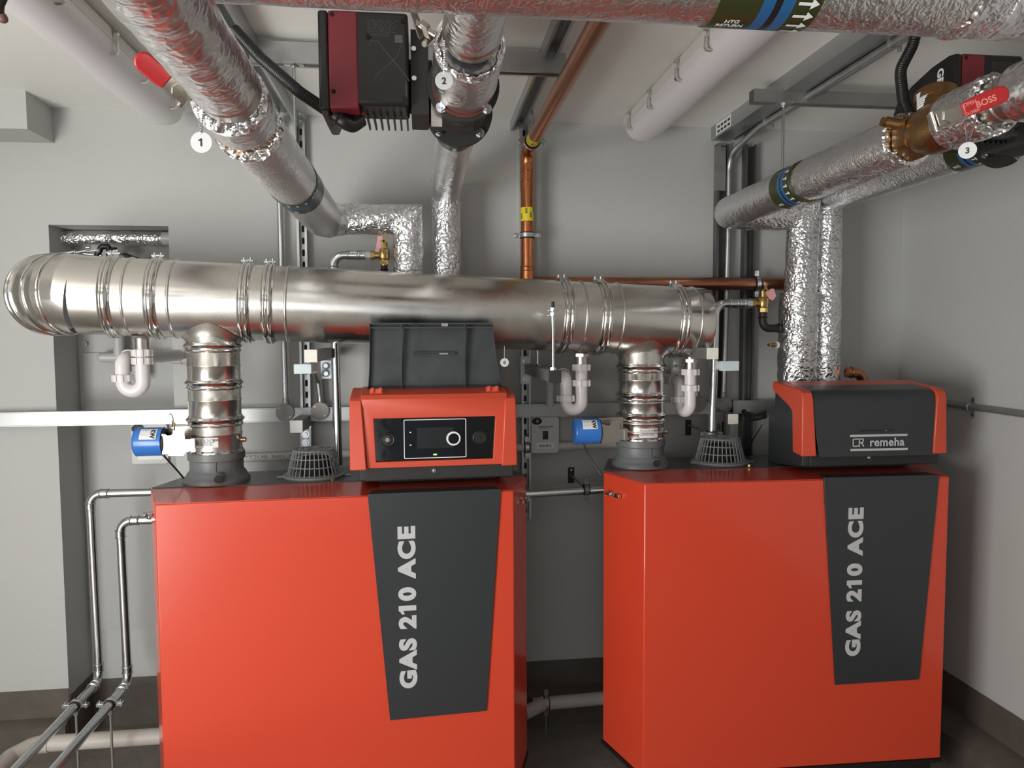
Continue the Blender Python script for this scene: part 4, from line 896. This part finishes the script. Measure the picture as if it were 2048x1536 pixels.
# ------------------------------------------------------------------ copper gas pipes
GP = thing('gas_pipe', 'copper gas pipe from the ceiling down the back wall', 'pipe', V((P(1055, 450, 3.15).x, 3.15, 1.9)))
gx = P(1054.5, 450, 3.12).x; gy = 3.12; gz = 2.535
m = M(COPPERD); m.cyl((gx+.004, .9, gz), (gx+.004, 3.03, gz), .0275, n=32); build('ceiling_run', m, GP, label='dull copper run under the ceiling')
m = M(COPPER); m.tube(fillet([V((gx+.004, 2.98, gz)), V((gx, gy, gz)), V((gx, gy, 2.36))], .075, 12), .0285, 32); m.cyl((gx, gy, 2.395), (gx, gy, 2.02), .027, n=32); m.cyl((gx, gy, 1.8), (gx, gy, 2.05), .0295, n=32)
for z in (2.40, 2.44, 2.03, 2.045): m.torus((gx, gy, z), Z_, .0285, .002, 32, 6)
m.torus((gx+.003, 3.0, gz), Y_, .0285, .0025, 32, 6)
build('upright_run', m, GP)
def band(px_, y0, y1, nm):
    z0_, z1_ = P(1055, y1, gy).z, P(1055, y0, gy).z; m = M(YELLOW); m.cyl((gx, gy, z0_), (gx, gy, z1_), .0277, n=32, cap=False); tb = build('warning_tape', m, GP, label='yellow tape printed GAS')
    m = M(INK); r = .0281
    for k, (s0, zz) in enumerate(((-.035, .55), (-.012, .95), (.008, .65), (.026, 1.05))):
        vs, fs = text_geo('GAS', .0125, .0005); m.add([V((gx+sin((s0+b)/r)*r, gy-cos((s0+b)/r)*r, z0_+(z1_-z0_)*zz-a)) for a, b in vs], fs)
    build('tape_print', m, tb)
band(1055, 416, 443, 0)
m = M(YELLOW); m.cyl((gx+.004, 2.90, gz), (gx+.004, 2.975, gz), .0282, n=32, cap=False); tb = build('warning_tape', m, GP, label='yellow tape printed GAS'); m = M(INK)
for s0, yy_ in ((-.012, 2.955), (.012, 2.945)):
    vs, fs = text_geo('GAS', .012, .0005); m.add([V((gx+.004+sin((s0+b)/.0286)*.0286, yy_-a, gz-cos((s0+b)/.0286)*.0286)) for a, b in vs], fs)
build('tape_print', m, tb)
def clamp(label, c, ax, r, ears, foot=None, mt_=None, nm='pipe_clamp'):
    c = V(c); ax = V(ax).normalized(); e = V(ears).normalized(); t = thing(nm, label, 'pipe clamp', c-Z_*r)
    u, v, _ = frame(ax); m = M(RUBBER); m.lathe([(r+.0005, -.013), (r+.0045, -.013), (r+.0045, .013), (r+.0005, .013)], c, ax, 32, cap=False); build('rubber_lining', m, t)
    m = M(mt_ or CHROME); m.lathe([(r+.004, -.009), (r+.0065, -.009), (r+.0065, .009), (r+.004, .009)], c, ax, 32, cap=False)
    q = ax.cross(e)
    for s_ in (-1, 1): m.obox(c+e*s_*(r+.018), e, q, ax, .024, .012, .018); m.cyl(c+e*s_*(r+.020)-q*.014, c+e*s_*(r+.020)+q*.014, .004, n=10)
    build('ring', m, t, bevel=.001)
    if foot is not None:
        m = M(ZINCD); m.cyl(c+(V(foot)-c).normalized()*(r+.006), foot, .0045, n=12); m.hexn(c+(V(foot)-c).normalized()*(r+.008), (V(foot)-c), .009, .014); build('stud', m, t)
    return t
zc1 = P(1055, 471, gy).z
clamp('clamp round the copper gas pipe below its yellow tape', (gx, gy, zc1), Z_, .0272, X_, (gx, fy-.04, zc1))
clamp('clamp round the copper gas pipe where it leaves the ceiling', (gx+.004, 3.0, gz+.0), Y_, .0285, X_, (gx+.004, 3.0, CZ))
# horizontal copper run
a = P(1100, 566, 3.14); b = P(1530, 568, 3.14); zc2 = (a.z+b.z)/2
CP = thing('gas_pipe', 'dark copper pipe running along the back wall behind the flue header', 'pipe', V((a.x, 3.14, zc2-.03)))
m = M(COPPERD); m.cyl((gx, 3.14, zc2), (P(1530, 568, 3.14).x, 3.14, zc2), .0275, n=32); m.tube(fillet([V((b.x, 3.14, zc2)), V((P(1640, 600, 3.14).x, 3.14, zc2)), V((P(1640, 600, 3.14).x, 3.14, 1.5))], .05), .0275, 28); build('pipe_run', m, CP)
qx = P(1513, 567, 3.14).x; clamp('clamp round the horizontal copper pipe beside the right safety valve', (qx, 3.14, zc2), X_, .0275, Z_)
ee = thing('copper_elbow', 'copper elbow rising behind the right boiler control unit', 'pipe', P(1720, 770, 2.95))
m = M(COPPERD); m.tube(fillet([P(1693, 745, 2.95), P(1722, 745, 2.95), P(1732, 800, 2.95)], .05, 10), .022, 24); m.torus(P(1702, 745, 2.95), X_, .0225, .003, 24, 6); build('elbow', m, ee)

# ------------------------------------------------------------------ pressed steel pipes
def press(m, c, d, r):
    d = V(d).normalized(); m.torus(c, d, r+.0015, .0028, 28, 8)
def steelpipe(label, pts, r, fil, joints, mt_=None, cat='pipe'):
    t = thing('steel_pipe', label, cat, min(pts, key=lambda p: p.z)); m = M(mt_ or CHROME); m.tube(fillet(pts, fil, 10), r, 24); build('pipe_run', m, t)
    for c_, d, L in joints:
        c_, d = V(c_), V(d).normalized(); m = M(CHROME); m.cyl(c_-d*L/2, c_+d*L/2, r+.0018, n=24, cap=False); press(m, c_-d*L/2, d, r); press(m, c_+d*L/2, d, r); build('press_joint', m, t)
    return t
def lowpipe(label, pxv, pyt, pxb, pyb, Yv, pend, xr):
    T = P(pxv, pyt, Yv); B = P(pxb, pyb, Yv); r = .0165
    x = T.x; zt, zb = T.z, B.z; pts = [V((xr, Yv, zt)), V((x, Yv, zt)), V((x+.006, Yv, zb)), V((x+.006, -.2, zb))]
    js = [((x+.055, Yv, zt), X_, .028), ((x, Yv, zt-.050), Z_, .026), ((x+.006, Yv, zb+.055), Z_, .026), ((x+.006, Yv-.055, zb), Y_, .026)]
    return steelpipe(label, pts, r, .042, js), x+.006, zb
tA, xA, zA = lowpipe('outer one of the two steel pipes at the left, leaving the left boiler highest', 180, 988, 206, 1360, 3.12, None, -.85)
tB, xB, zB = lowpipe('inner one of the two steel pipes at the left, bending toward the camera', 240, 1042, 260, 1366, 2.98, None, -.85)
for nm, x, z, px_, py_, lb in (('a', xA, zA, 160, 1410, 'outer'), ('b', xB, zB, 218, 1408, 'inner')):
    q = PZ(px_, py_, z); clamp('clamp and floor stud under the %s steel pipe at the left' % lb, (x, q.y, z), Y_, .0165, X_, (x, q.y, 0))
# discharge pipes and safety valves
def prv(label, c, right=False):
    c = V(c); t = thing('safety_valve', label, 'safety valve', c-Z_*.05)
    m = M(BRASS); m.lathe([(.010, -.040), (.015, -.040), (.016, -.018), (.020, -.016), (.023, -.008), (.023, .022), (.020, .026), (.014, .028), (.0135, .052), (.009, .056), (.001, .056)], c, Z_, 28); m.hexn(c-Z_*.036, Z_, .019, .016); m.cyl(c-X_*.002, c-X_*.038, .015, n=24); m.hexn(c-X_*.052, X_, .0185, .014); m.torus(c-X_*.046, X_, .012, .003, 20, 6)
    build('valve_body', m, t)
    m = M(BRASS); m.prism([(-.004, .02), (.004, .02), (.004, .06), (.012, .082), (.006, .084), (-.003, .066)], c-Y_*.018, X_, Z_, Y_, .003); m.prism([(-.012, .05), (.016, .05), (.016, .058), (-.012, .058)], c-Y_*.018, X_, Z_, Y_, .003); build('test_lever', m, t)
    m = M(PINK)
    if not right: m.prism([(-.034, .012), (-.022, .074), (-.004, .074), (-.010, .010)], c-Y_*.014, X_, Z_, V((.1, .99, 0)), .0008)
    else: m.prism([(-.005, .09), (.004, .085), (.012, .05), (.030, .062), (.040, .06), (.050, .03), (.036, .012), (.020, .018), (.004, .04)], c-Y_*.016, X_, Z_, V((.3, .9, 0)), .0008)
    build('paper_tag', m, t, label='pink paper tag')
    m = M(CHROME); m.hexn(c-X_*.072, X_, .020, .020); build('union_nut', m, t); return c
c1 = P(768, 511, 3.0); prv('brass safety valve with a pink tag above the flue header', c1)
m = M(IRON); m.cyl(c1-Z_*.035, c1-Z_*.40, .013, n=20); m.torus(c1-Z_*.055, Z_, .014, .003, 20, 6); build('iron_nipple', m, label='black iron nipple under the left safety valve', category='pipe')
xe = P(666, 515, 3.0).x; zz = c1.z; xb2 = P(676, 800, 2.97).x
steelpipe('steel discharge pipe from the left safety valve down behind the flue header', [V((c1.x-.075, 3.0, zz)), V((xe, 3.0, zz)), V((xe, 3.0, 1.9)), V((xb2-.005, 2.9, 1.72)), V((xb2, 2.88, 1.245))] if False else [V((c1.x-.07, 3.0, zz)), V((xe, 3.0, zz)), V((xe+.004, 3.0, 1.245))], .0175, .045, [((xe+.075, 3.0, zz), X_, .035), ((c1.x-.085, 3.0, zz), X_, .02), ((xe+.001, 3.0, zz-.055), Z_, .02)])
c2 = P(1526, 607, 2.98); prv('brass safety valve with a pink tag beside the lagged pipes on the right', c2, True)
m = M(IRON); m.tube(fillet([c2-Z_*.035, c2-Z_*.105, P(1568, 656, 2.98)], .032, 10), .0165, 20); m.torus(c2-Z_*.058, Z_, .017, .004, 24, 6); m.torus(P(1557, 656, 2.98), X_, .017, .004, 24, 6); build('iron_elbow', m, label='black iron elbow under the right safety valve', category='pipe')
xe = P(1437, 607, 2.98).x-.012
steelpipe('steel discharge pipe from the right safety valve down past the capped flue end', [V((c2.x-.07, 2.98, c2.z)), V((xe, 2.98, c2.z)), V((xe-.012, 2.98, 1.245))], .0175, .045, [((xe+.075, 2.98, c2.z), X_, .03), ((c2.x-.095, 2.98, c2.z), X_, .02)])
q = V((xe-.012, 2.98, P(1426, 868, 2.98).z)); tcl = clamp('clamp round the right discharge pipe with a stay to the wall', q, Z_, .0178, X_, (P(1376, 855, fy).x, fy, P(1376, 850, fy).z), mt_=ZINCD)
m = M(BLKM); p = P(1376, 855, fy); m.box(p.x-.013, p.x+.013, fy-.006, fy, p.z-.035, p.z+.035); build('wall_plate', m, label='small black wall plate of the stay by the right discharge pipe', category='plate')
m = M(BRASS); p = P(1553, 690, 2.98); m.cyl(p, p-X_*.022, .008, n=12); m.cyl(p-X_*.022, p-X_*.040, .004, n=10); m.obox(p-X_*.03, X_, Y_, Z_, .006, .02, .012); m.use(TWHT); m.cyl(p+X_*.008, p+X_*.0, .014, n=16); build('drain_cock', m, label='small brass drain cock on the right lagged pipe', category='valve')
# pipe between the boilers
a = P(1055, 990, 3.05); b = P(1215, 970, 3.0)
m = M(CHROME); m.cyl(V((.36, 3.06, a.z)), V((.80, 3.02, (a.z+b.z)/2)), .0175, n=24); build('steel_pipe', m, label='steel pipe crossing the gap between the two boilers', category='pipe')
p = P(1172, 968, 3.03); w_ = P(1142, 950, fy)
clamp('clamp and wall stay on the steel pipe between the boilers', (p.x, 3.025, (a.z+b.z)/2), X_, .0178, Z_, (w_.x, fy, w_.z), mt_=ZINCD)
m = M(BLKM); m.box(w_.x-.014, w_.x+.014, fy-.006, fy, w_.z-.035, w_.z+.035); m.use(CHROME); m.cyl((w_.x, fy-.006, w_.z+.024), (w_.x, fy-.009, w_.z+.024), .005, n=12); build('wall_plate', m, label='small black wall plate in the gap between the boilers', category='plate')

# ------------------------------------------------------------------ plastic waste pipes
zl, zr = P(600, 914, 3.2).z, P(1150, 892, 3.2).z
a = V((P(470, 917, 3.2).x, 3.205, P(470, 917, 3.2).z)); b = V((P(1245, 888, 3.2).x, 3.205, P(1245, 888, 3.2).z))
WP = thing('waste_pipe', 'printed white waste pipe running low along the back wall', 'pipe', a)
m = M(WHITE2); m.cyl(a, b, .0185, n=28); wp = build('pipe_run', m, WP)
m = M(PRINT); d = (b-a).normalized(); vs, fs = text_geo('PIPE EN1455   36mm x 1.9mm', .017, .0003); r = .0188; o = P(492, 915, 3.2)
m.add([V((o.x+x_, 3.205-cos((y_)/r)*r, a.z+(o.x+x_-a.x)*d.z/d.x+sin(y_/r)*r)) for x_, y_ in vs], fs); build('pipe_print', m, wp)
qx = P(1054, 893, 3.2).x; clamp('clamp on the white waste pipe beside the switch plate', (qx, 3.205, a.z+(qx-a.x)*d.z/d.x), X_, .0190, Z_)
m = M(WHITE2); xx = P(1098, 790, 3.19).x; m.cyl((xx, 3.17, P(1098, 762, 3.19).z+.05), (xx, 3.17, P(1098, 812, 3.19).z), .0175, n=24); m.cyl((xx, 3.17, P(1098, 770, 3.19).z), (xx, 3.17, P(1098, 780, 3.19).z+.0), .021, n=24); build('waste_pipe', m, label='short upright white pipe behind the black capped bracket', category='pipe')
# niche pipes
ny = 3.40
NPi = thing('waste_pipe', 'pale grey waste pipes in the niche behind the left trap', 'pipe', P(235, 800, ny))
a = P(205, 715, ny); b = P(385, 717, ny)
m = M(GREYP); m.cyl(a, V((NX1-.002, ny, a.z)), .0215, n=24); m.ball(a, .0215, 20, 12); build('cross_pipe', m, NPi)
m = M(GREYP); x = P(238, 700, ny).x; m.cyl((x, ny, P(238, 660, ny).z), (x, ny, P(238, 748, ny).z), .0225, n=24); build('down_pipe', m, NPi)
m = M(GREYP); c = P(275, 745, ny-.03); m.tube(fillet([V((c.x, ny-.03, a.z)), V((c.x, ny-.03, c.z-.03))], .01), .0215, 20); m.torus((P(322, 716, ny).x, ny, a.z), X_, .022, .003, 24, 6); m.torus((P(270, 716, ny).x, ny, a.z), X_, .023, .004, 24, 6); m.tube(fillet([V((c.x-.005, ny-.03, a.z-.0)), V((c.x-.005, ny-.1, a.z+.005)), V((c.x+.0, ny-.16, a.z))], .03), .021, 20); build('tee_fitting', m, NPi)
m = M(GREYP); z = P(370, 718, fy-.02).z; m.cyl((NX1+.005, fy-.022, z), (P(400, 718, fy).x+.05, fy-.022, z), .021, n=24); m.torus((P(357, 718, fy).x+.02, fy-.022, z), X_, .021, .0025, 24, 6); build('waste_pipe', m, label='pale pipe stub on the wall behind the left flue riser', category='pipe')
# black fittings in the top of the niche
m = M(BLACK); p = P(203, 498, 3.30); m.tube(fillet([p-X_*.02-Z_*.03, p+Z_*.01, p+X_*.03+Z_*.01, p+X_*.03-Z_*.04], .01), .012, 12); m.cyl(p+X_*.04-Z_*.01, p+X_*.058-Z_*.01, .018, n=20); q = P(250, 515, 3.30); m.tube([q-X_*.03, q+Z_*.008, q+X_*.05-Z_*.012], .012, 10); m.use(CHROME); m.cyl(p-X_*.06+Z_*.006, p-X_*.045+Z_*.006, .006, n=10); m.cyl(p-X_*.07-Z_*.02, p-Z_*.028, .006, n=10)
build('pipe_fitting', m, label='black pipe fitting in the top of the wall niche', category='fitting')
# drain pipes at floor
dz = .085; a = PZ(330, 1470, dz); b = PZ(62, 1492, dz)
yd = 2.93
DP = thing('drain_pipe', 'dirty white drain pipe on the floor at the left', 'pipe', V((-1.2, yd, .05)))
m = M(DIRTY); xe = P(70, 1500, yd).x; zz = P(200, 1480, yd).z; m.tube(fillet([V((-.62, yd, zz)), V((xe, yd, zz)), V((xe-.05, yd-.07, zz-.005)), V((xe-.07, yd-.5, zz-.01))], .04), .030, 28); build('pipe_run', m, DP)
m = M(DIRTY); m.cyl((xe+.02, yd, zz), (xe+.055, yd, zz), .0335, n=28); m.cyl((xe-.062, yd-.12, zz-.005), (xe-.064, yd-.16, zz-.005), .0335, n=28); m.use(BLKM); m.torus((xe-.064, yd-.165, zz-.005), Y_, .031, .004, 28, 8); build('socket', m, DP)
yq = 3.12; zq = P(1140, 1402, yq).z
DP2 = thing('drain_pipe', 'white drain pipe low in the gap between the boilers', 'pipe', V((.6, yq, zq-.03)))
m = M(DIRTY); m.cyl((P(1080, 1402, yq).x-.03, yq, zq-.006), (.95, yq, zq+.008), .028, n=28); m.tube(fillet([V((P(1088, 1405, yq).x, yq, zq)), V((P(1080, 1412, yq).x, yq-.02, zq)), V((P(1070, 1412, yq).x-.06, yq-.07, zq-.006))], .02), .029, 24); build('pipe_run', m, DP2)
qx = P(1092, 1402, yq).x; clamp('clamp and floor stud on the white drain pipe in the gap', (qx, yq, zq), X_, .0285, Z_, (qx, yq, 0), mt_=ZINCD)

# ------------------------------------------------------------------ switch plates
def splate(label, x0, x1, y0, y1, txt, full):
    Y = fy-.062 if full else NY-.03; a = P(x0, y1, Y); b = P(x1, y0, Y); yw = fy if full else NY
    t = thing('switch_plate', label, 'switch', V(((a.x+b.x)/2, yw, a.z)))
    m = M(PLATE); m.prism(rrect(a.x+.006, b.x-.006, a.z+.006, b.z-.006, .006), (0, yw, 0), X_, Z_, -Y_, yw-Y-.004); m.prism(rrect(a.x, b.x, a.z, b.z, .012), (0, Y, 0), X_, Z_, Y_, .006); build('plate', m, t, bevel=.0015)
    W, Hh = b.x-a.x, b.z-a.z; yf = Y-.0008
    m = M(INK); c = V((a.x+W*.20, yf, b.z-Hh*.105)); m.prism([(.021*cos(2*pi*k/24)*W/.115, .015*sin(2*pi*k/24)*W/.115) for k in range(24)], c, X_, Z_, Y_, .001); m.use(PRINTR); m.prism([(-.002, -.009), (.010, 0), (-.002, .009)], c-Y_*.0008, X_, Z_, Y_, .0008); build('warning_symbol', m, t)
    m = M(TWHT); m.box(a.x+W*.16, b.x-W*.15, yf-.001, yf+.001, a.z+Hh*.115, a.z+Hh*.30); m.use(INK)
    if txt: put_text(m, txt, (a.x+W*.5, yf-.0014, a.z+Hh*.18), X_, Z_, .013, .0003)
    build('name_label', m, t)
    m = M(BLACK); m.box(a.x+W*.41, a.x+W*.60, yf-.003, yf+.001, a.z+Hh*.39, a.z+Hh*.62); m.use(mat('dark_red_rocker', (.12, .01, .01), rough=.3)); m.box(a.x+W*.44, a.x+W*.57, yf-.006, yf, a.z+Hh*.50, a.z+Hh*.61); build('rocker_switch', m, t)
    m = M(INK); put_text(m, 'SWITCH OFF', (a.x+W*.52, yf-.0004, a.z+Hh*.71), X_, Z_, .0115, .0002); m.box(a.x+W*.33, a.x+W*.70, yf-.0004, yf, a.z+Hh*.685, a.z+Hh*.69); build('lettering', m, t)
    for s_ in (.10, .90):
        m = M(CHROME); m.cyl((a.x+W*s_, yf, a.z+Hh*.52), (a.x+W*s_, yf-.002, a.z+Hh*.52), .004, n=14); build('screw', m, t)
splate('grey switch plate between the boilers with a small dark red rocker', 1063, 1118, 834, 907, 'BOILER 2', True)
splate('grey switch plate half hidden behind the left blue motor drum', 264, 334, 848, 929, None, False)
# conduit on the right wall
ya, yb = PX(1890, 804, RX-.02), PX(2048, 829, RX-.02)
m = M(ZINCD); m.cyl((RX-.016, 3.19, 1.462), (RX-.016, .8, 1.440), .0125, n=20); build('steel_conduit', m, label='grey conduit along the right wall', category='conduit')
q = PX(1940, 815, RX-.015); m = M(ZINC); m.torus((RX-.016, q.y, q.z), Y_, .014, .004, 20, 8); m.prism(rrect(-.010, .010, -.042, .042, .009), (RX, q.y, q.z), Y_, Z_, -X_, .004); m.use(INK)
for s_ in (-1, 1): m.cyl((RX-.004, q.y, q.z+s_*.030), (RX-.0055, q.y, q.z+s_*.030), .004, n=12)
build('conduit_saddle', m, label='saddle holding the conduit on the right wall', category='clip')
# cables near right control unit
m = M(BLACK); m.tube(fillet([P(1487, 822, 3.1), P(1500, 838, 3.05), P(1515, 836, 2.95), P(1530, 832, 2.90)], .03), .011, 10); m.tube(fillet([P(1492, 826, 3.1), P(1512, 830, 3.0), P(1530, 824, 2.9)], .02), .008, 10); m.tube([P(1524, 850, 2.88), P(1490, 905, 2.95), P(1483, 915, 3.0)], .003, 8); build('cable', m, label='black cables entering the back of the right control unit', category='cable')
# hanging dark cable end at top left corner
m = M(BLACK); pts = fillet([P(20, -40, 1.7), P(-2, 8, 1.7), P(-4, 25, 1.7), P(7, 42, 1.7)], .02); m.tube(pts[:-1]+[P(3, 33, 1.7)], .0105, 14); m.use(FING); m.tube([P(3, 33, 1.7), P(6, 38, 1.7), P(8, 43, 1.7), P(9, 46, 1.7)], [.0102, .0100, .008, .003], 14); build('cable_end', m, label='black cable end with a reddish brown tip in the top left corner', category='cable')
